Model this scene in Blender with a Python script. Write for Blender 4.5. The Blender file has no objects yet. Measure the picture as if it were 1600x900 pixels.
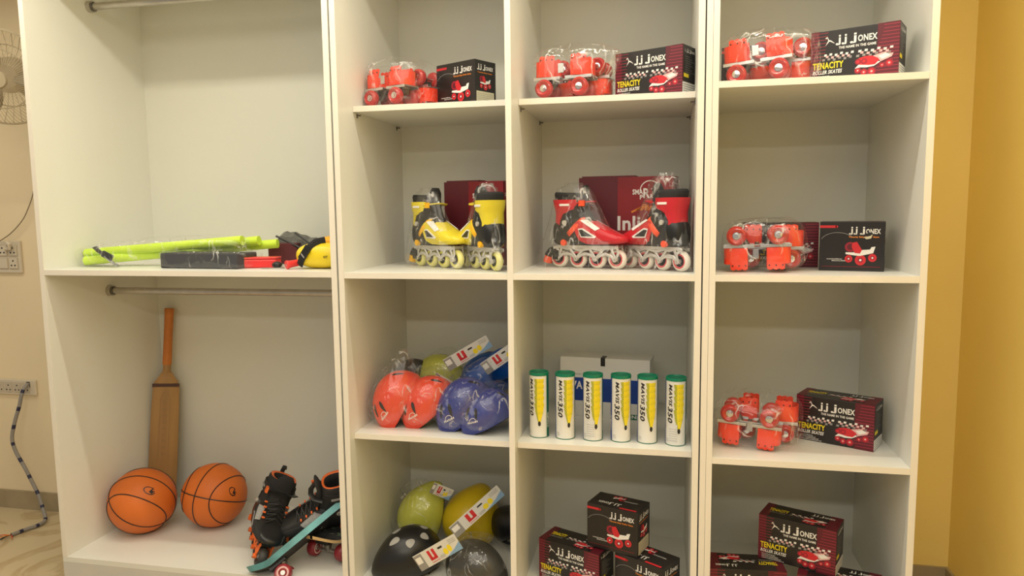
import bpy, bmesh, math, random
from mathutils import Vector, Matrix, noise
V = Vector
R = math.radians
C = bpy.context.scene.collection
sc = bpy.context.scene

# ------------------------------------------------------------------ camera
cd = bpy.data.cameras.new('camera'); cam = bpy.data.objects.new('camera', cd); C.objects.link(cam)
cd.sensor_width = 36; cd.lens = 36 * 1120.077 / 1600; cd.clip_start = 0.05
yaw, pit, rol = 0.205318, 0.105939, -0.0116245
F = V((-math.sin(yaw) * math.cos(pit), math.cos(yaw) * math.cos(pit), -math.sin(pit)))
RR = V((math.cos(yaw), math.sin(yaw), 0)); UU = RR.cross(F)
R2 = RR * math.cos(rol) + UU * math.sin(rol); U2 = -RR * math.sin(rol) + UU * math.cos(rol)
cam.matrix_world = Matrix((R2, U2, -F)).transposed().to_4x4()
cam.location = (0.04101, -2.05432, 1.16711)
sc.camera = cam
sc.view_settings.view_transform = 'Standard'; sc.view_settings.look = 'None'
sc.view_settings.gamma = 1; sc.view_settings.use_curve_mapping = False
sc.view_settings.exposure = -0.06
# ------------------------------------------------------------------ light
w = bpy.data.worlds.new('world'); sc.world = w; w.use_nodes = True
w.node_tree.nodes['Background'].inputs[0].default_value = (1.0, 0.95, 0.84, 1)
w.node_tree.nodes['Background'].inputs[1].default_value = 0.40
def area(name, loc, sx, sy, power, col, rot=(0, 0, 0)):
    l = bpy.data.lights.new(name, 'AREA'); l.shape = 'RECTANGLE'; l.size = sx; l.size_y = sy
    l.energy = power; l.color = col
    o = bpy.data.objects.new(name, l); o.location = loc; o.rotation_euler = rot; C.objects.link(o); return o
WARM = (1.0, 0.945, 0.765)
NEUT = (1.0, 0.955, 0.84)
area('strip_light', (-1.15, -0.20, 2.12), 4.3, 0.03, 23, WARM)
area('overhead_area_light', (-0.5, -1.25, 2.14), 2.8, 1.6, 33, NEUT)  # broad fill added to brighten the shelves, not a fixture of the room
area('overhead_area_light', (0.1, -2.97, 2.14), 2.6, 0.20, 40, NEUT)  # far ceiling lamp, placed from the shelf shadows on the back panels

# ------------------------------------------------------------------ materials
MC = {}
def mat(name, col, rough=0.5, metal=0.0, var=0.0, scale=8.0, spec=0.5, bump=0.0, bscale=200.0, alpha=1.0, coat=0.0, stretch=None):
    if name in MC: return MC[name]
    m = bpy.data.materials.new(name); m.use_nodes = True; nt = m.node_tree; b = nt.nodes['Principled BSDF']
    b.inputs['Base Color'].default_value = (*col, 1); b.inputs['Roughness'].default_value = rough
    b.inputs['Metallic'].default_value = metal; b.inputs['Specular IOR Level'].default_value = spec
    b.inputs['Coat Weight'].default_value = coat
    if alpha < 1: b.inputs['Alpha'].default_value = alpha
    tc = nt.nodes.new('ShaderNodeTexCoord'); mp = nt.nodes.new('ShaderNodeMapping')
    nt.links.new(tc.outputs['Object'], mp.inputs[0])
    if stretch: mp.inputs['Scale'].default_value = stretch
    if var > 0:
        n = nt.nodes.new('ShaderNodeTexNoise'); n.inputs['Scale'].default_value = scale; n.inputs['Detail'].default_value = 4
        nt.links.new(mp.outputs[0], n.inputs['Vector'])
        r = nt.nodes.new('ShaderNodeValToRGB')
        r.color_ramp.elements[0].position = 0.3; r.color_ramp.elements[1].position = 0.7
        r.color_ramp.elements[0].color = (*[c * (1 - var) for c in col], 1)
        r.color_ramp.elements[1].color = (*[min(1, c * (1 + var)) for c in col], 1)
        nt.links.new(n.outputs['Fac'], r.inputs[0]); nt.links.new(r.outputs[0], b.inputs['Base Color'])
    if bump > 0:
        n2 = nt.nodes.new('ShaderNodeTexNoise'); n2.inputs['Scale'].default_value = bscale
        nt.links.new(mp.outputs[0], n2.inputs['Vector'])
        bp = nt.nodes.new('ShaderNodeBump'); bp.inputs['Strength'].default_value = bump; bp.inputs['Distance'].default_value = 0.001
        nt.links.new(n2.outputs['Fac'], bp.inputs['Height']); nt.links.new(bp.outputs[0], b.inputs['Normal'])
    MC[name] = m; return m

def film(name, base, edge, tint=(1, 1, 1), rough=0.13, milk=0.02, crease=0.35):
    m = bpy.data.materials.new(name); m.use_nodes = True; nt = m.node_tree; nt.nodes.clear(); N = nt.nodes.new; L = nt.links.new
    out = N('ShaderNodeOutputMaterial'); tr = N('ShaderNodeBsdfTransparent'); tr.inputs[0].default_value = (*tint, 1)
    gl = N('ShaderNodeBsdfGlossy'); gl.inputs['Roughness'].default_value = rough; gl.inputs[0].default_value = (1, 1, 1, 1)
    df = N('ShaderNodeBsdfDiffuse'); df.inputs[0].default_value = (0.85, 0.83, 0.8, 1)
    lw = N('ShaderNodeLayerWeight'); lw.inputs[0].default_value = 0.25
    mr = N('ShaderNodeMapRange'); mr.inputs[3].default_value = base; mr.inputs[4].default_value = edge
    L(lw.outputs['Facing'], mr.inputs[0])
    tc = N('ShaderNodeTexCoord'); mp = N('ShaderNodeMapping'); mp.inputs['Scale'].default_value = (1, 1, .45); L(tc.outputs['Object'], mp.inputs[0])
    nz = N('ShaderNodeTexNoise'); nz.inputs['Scale'].default_value = 17; nz.inputs['Detail'].default_value = 2.5; nz.inputs['Distortion'].default_value = .5
    L(mp.outputs[0], nz.inputs['Vector'])
    # thin creases where the wrinkled film whitens, in patches
    s1 = N('ShaderNodeMath'); s1.operation = 'SUBTRACT'; s1.inputs[1].default_value = .5; L(nz.outputs['Fac'], s1.inputs[0])
    vo = N('ShaderNodeMath'); vo.operation = 'ABSOLUTE'; L(s1.outputs[0], vo.inputs[0])
    pt = N('ShaderNodeTexNoise'); pt.inputs['Scale'].default_value = 20; L(tc.outputs['Object'], pt.inputs['Vector'])
    pm = N('ShaderNodeMapRange'); pm.inputs[1].default_value = .45; pm.inputs[2].default_value = .65; pm.inputs[3].default_value = 0; pm.inputs[4].default_value = crease; L(pt.outputs['Fac'], pm.inputs[0])
    cl = N('ShaderNodeMapRange'); cl.inputs[1].default_value = 0; cl.inputs[2].default_value = .022; cl.inputs[3].default_value = 1; cl.inputs[4].default_value = 0; L(vo.outputs[0], cl.inputs[0])
    mu = N('ShaderNodeMath'); mu.operation = 'MULTIPLY'; L(pm.outputs[0], mu.inputs[0]); L(cl.outputs[0], mu.inputs[1])
    cr = N('ShaderNodeMath'); cr.operation = 'ADD'; cr.inputs[1].default_value = milk; L(mu.outputs[0], cr.inputs[0])
    bp = N('ShaderNodeBump'); bp.inputs['Strength'].default_value = 1.0; bp.inputs['Distance'].default_value = 0.02
    L(nz.outputs['Fac'], bp.inputs['Height']); L(bp.outputs[0], gl.inputs['Normal'])
    m1 = N('ShaderNodeMixShader'); L(cr.outputs[0], m1.inputs[0]); L(tr.outputs[0], m1.inputs[1]); L(df.outputs[0], m1.inputs[2])
    m2 = N('ShaderNodeMixShader'); L(mr.outputs[0], m2.inputs[0]); L(m1.outputs[0], m2.inputs[1]); L(gl.outputs[0], m2.inputs[2])
    L(m2.outputs[0], out.inputs[0]); return m
FILM = film('clear_film', 0.045, 0.16, milk=0.006, crease=.6)
FILM2 = film('clear_film_cloudy', 0.04, 0.18, milk=0.012, crease=.6)

LAM = mat('white_laminate', (0.77, 0.765, 0.71), 0.38, var=0.02, scale=3, bump=0.08, bscale=60, stretch=(1, 1, .08))
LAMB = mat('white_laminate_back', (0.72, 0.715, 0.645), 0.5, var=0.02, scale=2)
PLIN = mat('grey_laminate', (0.62, 0.60, 0.56), 0.5, var=0.03)
EDGE = mat('edge_band', (0.83, 0.78, 0.69), 0.35, var=0.04, scale=6, stretch=(1, 1, .1))
STEEL = mat('brushed_steel', (0.55, 0.52, 0.48), 0.32, 1.0, var=0.1, scale=20)
CHROME = mat('chrome', (0.75, 0.75, 0.75), 0.15, 1.0)
DKMET = mat('dark_metal', (0.18, 0.17, 0.16), 0.4, 0.8)
BLACK = mat('black_plastic', (0.012, 0.012, 0.013), 0.35)
BLACKM = mat('black_fabric', (0.02, 0.019, 0.02), 0.85, bump=0.4, bscale=400)
CHAR = mat('charcoal_foam', (0.035, 0.035, 0.04), 0.7, bump=0.3, bscale=500)
GREY = mat('grey_plastic', (0.25, 0.25, 0.26), 0.45)
WHITE = mat('white_plastic', (0.8, 0.78, 0.74), 0.35)
PWHITE = mat('white_print', (0.85, 0.83, 0.80), 0.5)
PBLACK = mat('black_print', (0.015, 0.014, 0.015), 0.4)
PYEL = mat('yellow_print', (0.9, 0.72, 0.02), 0.45)
PRED = mat('red_print', (0.62, 0.02, 0.03), 0.45)
PDRED = mat('dark_red_print', (0.30, 0.012, 0.03), 0.45)
STRP = mat('stripe_print', (0.40, 0.03, 0.06), 0.45)
PMAR = mat('maroon_print', (0.11, 0.008, 0.018), 0.45)
PORG = mat('orange_print', (0.80, 0.25, 0.03), 0.45)
PPINK = mat('pink_print', (0.75, 0.45, 0.45), 0.45)
PGREY = mat('grey_print', (0.30, 0.29, 0.28), 0.5)
PCREAM = mat('cream_print', (0.65, 0.60, 0.42), 0.5)
PBLUE = mat('blue_print', (0.01, 0.05, 0.30), 0.4)
PLBLUE = mat('light_blue_print', (0.25, 0.42, 0.65), 0.4)
PGREEN = mat('green_print', (0.0, 0.13, 0.08), 0.4)
CARD = mat('black_card', (0.016, 0.013, 0.013), 0.35, var=0.15, scale=15)
CARDM = mat('maroon_card', (0.27, 0.012, 0.018), 0.35, var=0.3, scale=5)
CARDW = mat('white_card', (0.72, 0.71, 0.68), 0.55, var=0.02)
RED = mat('red_urethane', (0.50, 0.035, 0.035), 0.22, coat=0.4)
ORED = mat('orange_red_plastic', (0.90, 0.055, 0.02), 0.4)
BRED = mat('bright_red_plastic', (0.80, 0.04, 0.04), 0.3)
YEL = mat('yellow_plastic', (0.88, 0.66, 0.02), 0.35)
PYW = mat('pale_yellow_urethane', (0.85, 0.80, 0.30), 0.35)
CREAMW = mat('cream_urethane', (0.85, 0.78, 0.68), 0.35)
SILV = mat('silver_plastic', (0.62, 0.60, 0.57), 0.3, 0.35)

# ------------------------------------------------------------------ mesh builder
class MB:
    def __init__(s): s.v = []; s.f = []; s.m = []; s.mats = []
    def mi(s, m):
        if m not in s.mats: s.mats.append(m)
        return s.mats.index(m)
    def add(s, vs, fs, m):
        o = len(s.v); k = s.mi(m); s.v += [tuple(v) for v in vs]
        for f in fs: s.f.append([i + o for i in f]); s.m.append(k)
        return s
    def box(s, lo, hi, m, M=None):
        x0, y0, z0 = lo; x1, y1, z1 = hi
        vs = [V(p) for p in ((x0,y0,z0),(x1,y0,z0),(x1,y1,z0),(x0,y1,z0),(x0,y0,z1),(x1,y0,z1),(x1,y1,z1),(x0,y1,z1))]
        if M: vs = [M @ v for v in vs]
        return s.add(vs, [(0,3,2,1),(4,5,6,7),(0,1,5,4),(1,2,6,5),(2,3,7,6),(3,0,4,7)], m)
    def loft(s, rings, m, cap=True, closed=True):
        n = len(rings[0]); vs = [p for r in rings for p in r]; fs = []
        for i in range(len(rings) - 1):
            for j in range(n if closed else n - 1):
                k = (j + 1) % n; fs.append((i*n+j, i*n+k, (i+1)*n+k, (i+1)*n+j))
        if cap: fs.append(tuple(range(n))[::-1]); fs.append(tuple((len(rings)-1)*n + j for j in range(n)))
        return s.add(vs, fs, m)
    def tube(s, pts, r, m, n=10, cap=True, flat=1.0, up=None, mfun=None):
        pts = [V(p) for p in pts]; rings = []; rs = r if isinstance(r, (list, tuple)) else [r] * len(pts); pu = None
        for i, p in enumerate(pts):
            t = (pts[min(i+1, len(pts)-1)] - pts[max(i-1, 0)]).normalized()
            if pu is None:
                a = V(up) if up else (V((0,0,1)) if abs(t.z) < .9 else V((1,0,0)))
            else: a = pu
            b = t.cross(a).normalized(); a = b.cross(t).normalized(); pu = a
            rings.append([p + (b * math.cos(2*math.pi*j/n) + a * flat * math.sin(2*math.pi*j/n)) * rs[i] for j in range(n)])
        if mfun is None: return s.loft(rings, m, cap)
        for i in range(len(rings)-1): s.loft(rings[i:i+2], mfun(i), cap=False)
        return s
    def cyl(s, p, q, r, m, n=20, r2=None): return s.tube([p, q], [r, r if r2 is None else r2], m, n)
    def lathe(s, prof, m, M=None, n=28, mfun=None):   # prof: (radius, height) about local z
        rings = []
        for r, z in prof:
            rings.append([V((r*math.cos(2*math.pi*j/n), r*math.sin(2*math.pi*j/n), z)) for j in range(n)])
        if M: rings = [[M @ p for p in r] for r in rings]
        for i in range(len(rings)-1):
            s.loft(rings[i:i+2], mfun(i) if mfun else m, cap=False)
        return s
    def prism(s, poly, y0, y1, m, fn):               # polygon in 2D, fn(u,v,t)->3D
        n = len(poly); vs = [fn(u, v, y0) for u, v in poly] + [fn(u, v, y1) for u, v in poly]
        fs = [tuple(range(n)), tuple(range(2*n-1, n-1, -1))] + [(i, (i+1) % n, n+(i+1) % n, n+i) for i in range(n)]
        return s.add(vs, fs, m)
    def ball(s, c, rx, ry, rz, m, nu=24, nv=14, M=None):
        rings = []
        for i in range(nv+1):
            a = -math.pi/2 + math.pi*i/nv; cr = max(math.cos(a), 1e-3)
            rings.append([V(c) + V((rx*cr*math.cos(2*math.pi*j/nu), ry*cr*math.sin(2*math.pi*j/nu), rz*math.sin(a))) for j in range(nu)])
        if M: rings = [[M @ p for p in r] for r in rings]
        return s.loft(rings, m)
    def build(s, name, parent=None, smooth=False, bevel=0, sub=0, solid=0, sharp=40):
        me = bpy.data.meshes.new(name); me.from_pydata(s.v, [], s.f)
        for m in s.mats: me.materials.append(m)
        me.polygons.foreach_set('material_index', s.m)
        bm = bmesh.new(); bm.from_mesh(me)
        bmesh.ops.remove_doubles(bm, verts=bm.verts, dist=1e-6)
        bmesh.ops.recalc_face_normals(bm, faces=bm.faces); bm.to_mesh(me); bm.free()
        if smooth:
            me.polygons.foreach_set('use_smooth', [True]*len(me.polygons))
            if sharp: me.set_sharp_from_angle(angle=R(sharp))
        o = bpy.data.objects.new(name, me); C.objects.link(o)
        if parent: o.parent = parent
        if bevel:
            b = o.modifiers.new('bevel', 'BEVEL'); b.width = bevel; b.segments = 2; b.limit_method = 'ANGLE'; b.angle_limit = R(50)
        if sub:
            b = o.modifiers.new('sub', 'SUBSURF'); b.levels = sub; b.render_levels = sub
        if solid:
            b = o.modifiers.new('solid', 'SOLIDIFY'); b.thickness = solid; b.offset = 0
        return o

def tag(o, label, cat, group=None):
    o['label'] = label; o['category'] = cat
    if group: o['group'] = group
    return o
def struct(o): o['kind'] = 'structure'; return o
def basis(loc, fwd=(1, 0, 0), up=(0, 0, 1), s=1.0):   # local x -> fwd, local z ~ up
    x = V(fwd).normalized(); z = V(up); z = (z - x * z.dot(x)).normalized(); y = z.cross(x)
    M = Matrix((x*s, y*s, z*s)).transposed().to_4x4(); M.translation = V(loc); return M
def rz(loc, deg, s=1.0): return Matrix.Translation(V(loc)) @ Matrix.Rotation(R(deg), 4, 'Z') @ Matrix.Scale(s, 4)
def thing(name, label, cat, M, group=None):
    o = bpy.data.objects.new(name, None); o.empty_display_size = 0.05; C.objects.link(o); o.matrix_world = M
    return tag(o, label, cat, group)
def dup(root, M, label, group=None):
    r = root.copy(); C.objects.link(r); r.matrix_world = M; r['label'] = label
    if group: r['group'] = group
    for ch in [c for c in root.children]:
        c = ch.copy(); C.objects.link(c); c.parent = r
        for g in ch.children:
            d = g.copy(); C.objects.link(d); d.parent = c
    return r

# ------------------------------------------------------------------ printed artwork
TC = {}
def textmesh(s):
    if s in TC: return TC[s]
    cu = bpy.data.curves.new('lettering', 'FONT'); cu.body = s; cu.offset = 0.028; cu.resolution_u = 2; cu.space_character = 1.05
    o = bpy.data.objects.new('lettering', cu); C.objects.link(o)
    bpy.context.view_layer.update()
    e = o.evaluated_get(bpy.context.evaluated_depsgraph_get()); me = e.to_mesh()
    vs = [(v.co.x, v.co.y) for v in me.vertices]; fs = [tuple(p.vertices) for p in me.polygons]
    e.to_mesh_clear(); bpy.data.objects.remove(o); bpy.data.curves.remove(cu)
    x0 = min(v[0] for v in vs); x1 = max(v[0] for v in vs); y0 = min(v[1] for v in vs); y1 = max(v[1] for v in vs)
    vs = [((x-x0), (y-y0)) for x, y in vs]
    TC[s] = (vs, fs, x1-x0, y1-y0); return TC[s]
class Art:
    def __init__(s): s.p = []
    def poly(s, pts, m, l=1): s.p.append((list(pts), [tuple(range(len(pts)))], m, l))
    def rect(s, a, b, c, d, m, l=1, n=1):
        for i in range(n):
            x0 = a + (c-a)*i/n; x1 = a + (c-a)*(i+1)/n
            s.poly([(x0, b), (x1, b), (x1, d), (x0, d)], m, l)
    def circ(s, u, v, r, m, l=1, ry=None, n=14):
        ry = ry or r; s.poly([(u+r*math.cos(2*math.pi*i/n), v+ry*math.sin(2*math.pi*i/n)) for i in range(n)], m, l)
    def text(s, t, u, v, h, m, l=2, w=None, slant=0, rot=0):
        vs, fs, tw, th = textmesh(t); k = h/th; kw = (w/tw) if w else k
        ca, sa = math.cos(R(rot)), math.sin(R(rot)); out = []
        for x, y in vs:
            a = x*kw + slant*y*k; b = y*k; out.append((u + a*ca - b*sa, v + a*sa + b*ca))
        s.p.append((out, fs, m, l))
    def line(s, pts, t, m, l=2):
        for (a, b), (c, d) in zip(pts, pts[1:]):
            L = math.hypot(c-a, d-b) or 1e-6; nx, ny = -(d-b)/L*t/2, (c-a)/L*t/2
            s.poly([(a-nx, b-ny), (c-nx, d-ny), (c+nx, d+ny), (a+nx, b+ny)], m, l)
    def put(s, mb, fn):
        for vs, fs, m, l in s.p: mb.add([fn(u, v, 0.00018*l) for u, v in vs], fs, m)
    def sub(s, other, u, v, k=1.0, rot=0):
        ca, sa = math.cos(R(rot))*k, math.sin(R(rot))*k
        for vs, fs, m, l in other.p: s.p.append(([(u+x*ca-y*sa, v+x*sa+y*ca) for x, y in vs], fs, m, l))
def jonex(a, u, v, w, h, m, l=3):
    def J(x, ww):
        a.rect(x+ww*.55, v+h*.08, x+ww, v+h*.74, m, l); a.rect(x+ww*.55, v+h*.82, x+ww, v+h, m, l)
        a.rect(x+ww*.2, v, x+ww*.9, v+h*.14, m, l); a.circ(x+ww*.15, v+h*.1, ww*.3, m, l, ry=h*.11)
    J(u, w*.105); J(u+w*.145, w*.105); J(u+w*.35, w*.135)
    a.text('ONEX', u+w*.52, v+h*.08, h*.66, m, l, w=w*.46)
def deer(a, u, v, s, m, l=3):
    a.poly([(u+x*s, v+y*s) for x, y in ((0,.9),(.12,.82),(.2,.95),(.26,.8),(.34,.55),(.6,.46),(1,.22),(.96,.3),(.62,.6),(.4,.68),(.3,.9),(.2,1.05))], m, l)
    a.poly([(u+x*s, v+y*s) for x, y in ((.3,.6),(.42,.5),(.2,.25),(.02,.05),(.16,.3))], m, l)
def skate_pic(a, u, v, s, l=3):
    for x, y, r in ((.08,.18,.09),(.24,.12,.10),(.44,.12,.12),(.88,.3,.11),(.7,.26,.07)):
        a.circ(u+x*s, v+y*s, r*s, PDRED, l); a.circ(u+x*s, v+y*s, r*s*.62, PRED, l+1); a.circ(u+x*s, v+y*s, r*s*.25, PPINK, l+2)
    a.poly([(u+x*s, v+y*s) for x, y in ((.0,.24),(.14,.26),(.3,.24),(.5,.26),(.66,.36),(.6,.38),(.4,.32),(.1,.34))], PWHITE, l+3)
    a.poly([(u+x*s, v+y*s) for x, y in ((.02,.42),(.1,.52),(.3,.56),(.5,.54),(.64,.42),(.52,.3),(.36,.3),(.1,.34))], PRED, l+4)
    for x in (.08, .24): a.circ(u+x*s, v+.42*s, .08*s, PDRED, l+5); a.circ(u+x*s, v+.42*s, .045*s, PRED, l+6)
    a.poly([(u+x*s, v+y*s) for x, y in ((.46,.54),(.8,.62),(.78,.55),(.98,.56),(.94,.46),(.66,.36),(.6,.46))], PPINK, l+5)
    a.poly([(u+x*s, v+y*s) for x, y in ((.6,.52),(.8,.58),(.92,.5),(.7,.42))], PWHITE, l+6)
def baby_pic(a, u, v, s, l=3):
    a.circ(u+.2*s, v+.6*s, .17*s, PDRED, l); a.circ(u+.2*s, v+.6*s, .10*s, PMAR, l+1)
    for x, y, r in ((.16,.2,.12),(.52,.16,.17),(.88,.24,.13)):
        a.circ(u+x*s, v+y*s, r*s, PRED, l+1, ry=r*s*1.05); a.circ(u+x*s, v+y*s, r*s*.5, PDRED, l+2); a.circ(u+x*s, v+y*s, r*s*.22, PWHITE, l+3)
    a.poly([(u+x*s, v+y*s) for x, y in ((.06,.36),(.3,.32),(.5,.3),(.9,.4),(.96,.62),(.84,.6),(.8,.52),(.5,.5),(.3,.42),(.06,.42))], PWHITE, l+4)
    a.poly([(u+x*s, v+y*s) for x, y in ((.26,.74),(.4,.78),(.56,.5),(.5,.38),(.34,.4),(.24,.6))], PRED, l+5)
def checks(a, u, v, w, h, rise, n=11, l=2):
    for i in range(n):
        for j in range(3):
            if (i+j) % 2: continue
            y = v + rise*i/n + h*j/3 + .10*h*math.sin(i*1.3); x = u + w*i/n + j*w*.03
            a.poly([(x, y), (x+w/n, y+rise/n), (x+w/n*1.1, y+rise/n+h/3), (x+w/n*.1, y+h/3)], (PWHITE, PPINK, PGREY)[2-j], l)
def scribble(a, u, v, w, h, m, l=2, seed=1):
    rnd = random.Random(seed); x = u
    while x < u+w:
        k = h*rnd.uniform(.25, .6); a.rect(x, v, min(x+k, u+w), v+h*rnd.uniform(.6, 1), m, l); x += k + h*.25

def carton(kind, name='skate_box'):
    """returns an Empty-rooted box; local x width, y depth, z height, origin at centre of base"""
    if kind == 'T':
        W, D, H = .22, .10, .138; base = CARD
    elif kind == 'B':
        W, D, H = .17, .10, .142; base = CARD
    root = bpy.data.objects.new(name, None); root.empty_display_size = .05; C.objects.link(root)
    MB().box((-W/2, -D/2, 0), (W/2, D/2, H), base).build('carton', root, bevel=.0012)
    mb = MB(); fr = Art(); sd = Art(); tp = Art()
    if kind == 'T':
        fr.rect(0, 0, W*.10, H, PMAR); fr.rect(W*.76, 0, W, H, PMAR)
        for i in range(15):
            y = H*(.06 + i*.064)
            fr.rect(W*(.78-.05*math.sin(i*.35)), y, W, y+.0014, STRP, 2)
            fr.rect(0, y, W*(.13+.08*(i/15)), y+.0012, STRP, 2)
        deer(fr, W*.17, H*.70, W*.11, PWHITE); jonex(fr, W*.30, H*.70, W*.47, H*.19, PWHITE)
        fr.text('THE NAME IN THE GAME', W*.33, H*.62, H*.05, PWHITE, 3, w=W*.42)
        checks(fr, W*.14, H*.42, W*.34, H*.13, 0.0); checks(fr, W*.53, H*.42, W*.38, H*.13, 0.0)
        fr.text('TENACITY', W*.03, H*.265, H*.13, PYEL, 3, w=W*.36); fr.text('ROLLER SKATES', W*.03, H*.165, H*.075, PWHITE, 3, w=W*.34, slant=.2)
        for i in range(4): scribble(fr, W*.05, H*(.12-.032*i), W*(.18+.04*i), H*.016, PWHITE, 2, i)
        skate_pic(fr, W*.52, H*.04, W*.43)
        sd.rect(0, 0, D*.05, H, PMAR)
        deer(sd, D*.12, H*.84, D*.1, PWHITE); jonex(sd, D*.25, H*.85, D*.6, H*.08, PWHITE)
        for i in range(9): scribble(sd, D*.18, H*(.76-i*.045), D*(.3+.4*((i*7) % 5)/5), H*.02, PGREY, 2, i)
        sd.rect(D*.08, H*.34, D*.42, H*.42, PYEL, 2); sd.rect(D*.0, H*.02, D*.95, H*.24, PWHITE, 2)
        for i in range(4): sd.rect(D*.05, H*(.05+.045*i), D*.9, H*(.065+.045*i), PGREY, 3)
        tp.rect(0, 0, W*.12, D, PMAR); tp.rect(W*.85, 0, W, D, PMAR)
        tp.text('TENACITY', W*.08, D*.45, D*.2, PYEL, 3, w=W*.25); scribble(tp, W*.09, D*.33, W*.22, D*.06, PGREY, 2, 4)
        checks(tp, W*.36, D*.38, W*.28, D*.16, 0.0, 7); jonex(tp, W*.62, D*.70, W*.3, D*.16, PWHITE)
        skate_pic(tp, W*.55, D*.05, W*.3)
    else:
        fr.rect(0, H*.875, W*.26, H*.925, PRED); fr.circ(W*.26, H*.90, H*.025, PRED)
        fr.line([(W*(.28-.27*math.cos(t)), H*(.58+.2*math.sin(t))) for t in [R(a) for a in range(20, 160, 14)]], .0012, PGREY)
        jonex(fr, W*.46, H*.74, W*.48, H*.155, PWHITE)
        fr.text('Tenacity Baby Roller Skate', W*.45, H*.665, H*.045, PORG, 3, w=W*.46)
        baby_pic(fr, W*.38, H*.13, W*.50)
        scribble(fr, W*.12, H*.235, W*.24, H*.018, PWHITE, 2, 3); scribble(fr, W*.2, H*.20, W*.22, H*.018, PWHITE, 2, 5)
        scribble(fr, W*.04, H*.085, W*.9, H*.014, PDRED, 2, 7)
        jonex(sd, D*.12, H*.78, D*.76, H*.13, PWHITE); sd.text('Tenacity Baby Roller', D*.12, H*.71, H*.035, PORG, 3, w=D*.7)
        baby_pic(sd, D*.2, H*.36, D*.55); sd.rect(D*.06, H*.03, D*.9, H*.32, PCREAM, 2)
        for i in range(6): scribble(sd, D*.1, H*(.06+.04*i), D*.74, H*.018, PGREY, 3, i)
        tp.rect(W*.62, D*.04, W*.95, D*.12, PRED)
        lt = Art(); jonex(lt, 0, 0, W*.45, D*.2, PWHITE); baby_pic(lt, W*.0, -D*.55, W*.26); tp.sub(lt, W*.60, D*.36, 1, 180)
        tp.rect(W*.55, D*.6, W*.85, D*.66, PGREY)
    e = .0002
    fr.put(mb, lambda u, v, o: V((-W/2+u, -D/2-e-o, v))); o1 = mb.build('front_print', root)
    mb = MB(); sd.put(mb, lambda u, v, o: V((W/2+e+o, -D/2+u, v))); mb.build('side_print', root)
    mb = MB(); tp.put(mb, lambda u, v, o: V((-W/2+u, -D/2+v, H+e+o))); mb.build('top_print', root)
    root['category'] = 'box'; return root
def carton_M(kind, N, ang, z):   # N = nearest front right base corner (x,y)
    W, D = (.22, .10) if kind == 'T' else (.17, .10)
    a = R(ang); c = V((N[0], N[1], z)) + V((math.cos(a), math.sin(a), 0))*(-W/2) + V((-math.sin(a), math.cos(a), 0))*(D/2)
    return rz(c, ang)

# ------------------------------------------------------------------ room
WY = 0.58; FZ = -0.155; CZ = 2.16; RX = 1.03
WALLC = mat('cream_wall_paint', (0.84, 0.70, 0.48), 0.7, var=0.04, scale=2, bump=0.15, bscale=150)
WALLY = mat('yellow_wall_paint', (0.95, 0.72, 0.23), 0.65, var=0.04, scale=2, bump=0.15, bscale=150)
CEIL = mat('ceiling_paint', (0.75, 0.68, 0.55), 0.8)
SKIRT = mat('skirting_tile', (0.36, 0.29, 0.18), 0.4, var=0.1, scale=10)
def floor_mat():
    m = bpy.data.materials.new('marble_tile'); m.use_nodes = True; nt = m.node_tree; b = nt.nodes['Principled BSDF']; N = nt.nodes.new; L = nt.links.new
    tc = N('ShaderNodeTexCoord'); n = N('ShaderNodeTexNoise'); n.inputs['Scale'].default_value = 3; n.inputs['Detail'].default_value = 8; n.inputs['Distortion'].default_value = 2
    L(tc.outputs['Object'], n.inputs['Vector']); r = N('ShaderNodeValToRGB')
    r.color_ramp.elements[0].position = .42; r.color_ramp.elements[0].color = (.60, .49, .31, 1)
    r.color_ramp.elements[1].position = .55; r.color_ramp.elements[1].color = (.60, .49, .31, 1)
    e = r.color_ramp.elements.new(.49); e.color = (.48, .36, .20, 1)
    L(n.outputs['Fac'], r.inputs[0]); L(r.outputs[0], b.inputs['Base Color']); b.inputs['Roughness'].default_value = .3
    return m
struct(MB().box((-4.2, -4, FZ-.02), (2.2, WY+.1, FZ), floor_mat()).build('floor'))
struct(MB().box((-4.2, -4, CZ), (2.2, WY+.1, CZ+.02), CEIL).build('ceiling'))
XS = -0.95
struct(MB().box((-4.2, WY, FZ), (XS, WY+.1, CZ), WALLC).build('wall_back'))
struct(MB().box((XS, WY, FZ), (RX, WY+.1, CZ), WALLY).build('wall_back_right'))
struct(MB().box((RX, -4, FZ), (RX+.1, WY, CZ), WALLY).build('wall_right'))
struct(MB().box((-4.2, WY-.01, FZ), (XS, WY, FZ+.085), SKIRT).build('baseboard_back'))
struct(MB().box((XS, WY-.01, FZ), (RX, WY, FZ+.075), SKIRT).build('baseboard_back_right'))
struct(MB().box((RX-.01, -4, FZ), (RX, WY-.01, FZ+.075), SKIRT).build('baseboard_right'))

# ------------------------------------------------------------------ cabinets
FL = -.0314; ZT = 2.005; T = .018
def panel(name, lo, hi, root, m=LAM, edge=True):
    mb = MB().box(lo, hi, m)
    if edge: mb.box((lo[0]+.0002, lo[1]-.0008, lo[2]+.0002), (hi[0]-.0002, lo[1]+.0002, hi[2]-.0002), EDGE)
    return mb.build(name, root)
def pins(shelf, x0, x1, y0, y1, z):
    for x, s in ((x0, 1), (x1, -1)):
        for y in (y0+.03, y1-.05):
            MB().cyl((x, y, z-.008), (x+s*.013, y, z-.008), .0025, DKMET, 8).box((x if s > 0 else x-.003, y-.003, z-.016), (x+.003 if s > 0 else x, y+.003, z-.003), DKMET).build('shelf_pin', shelf)
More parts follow.
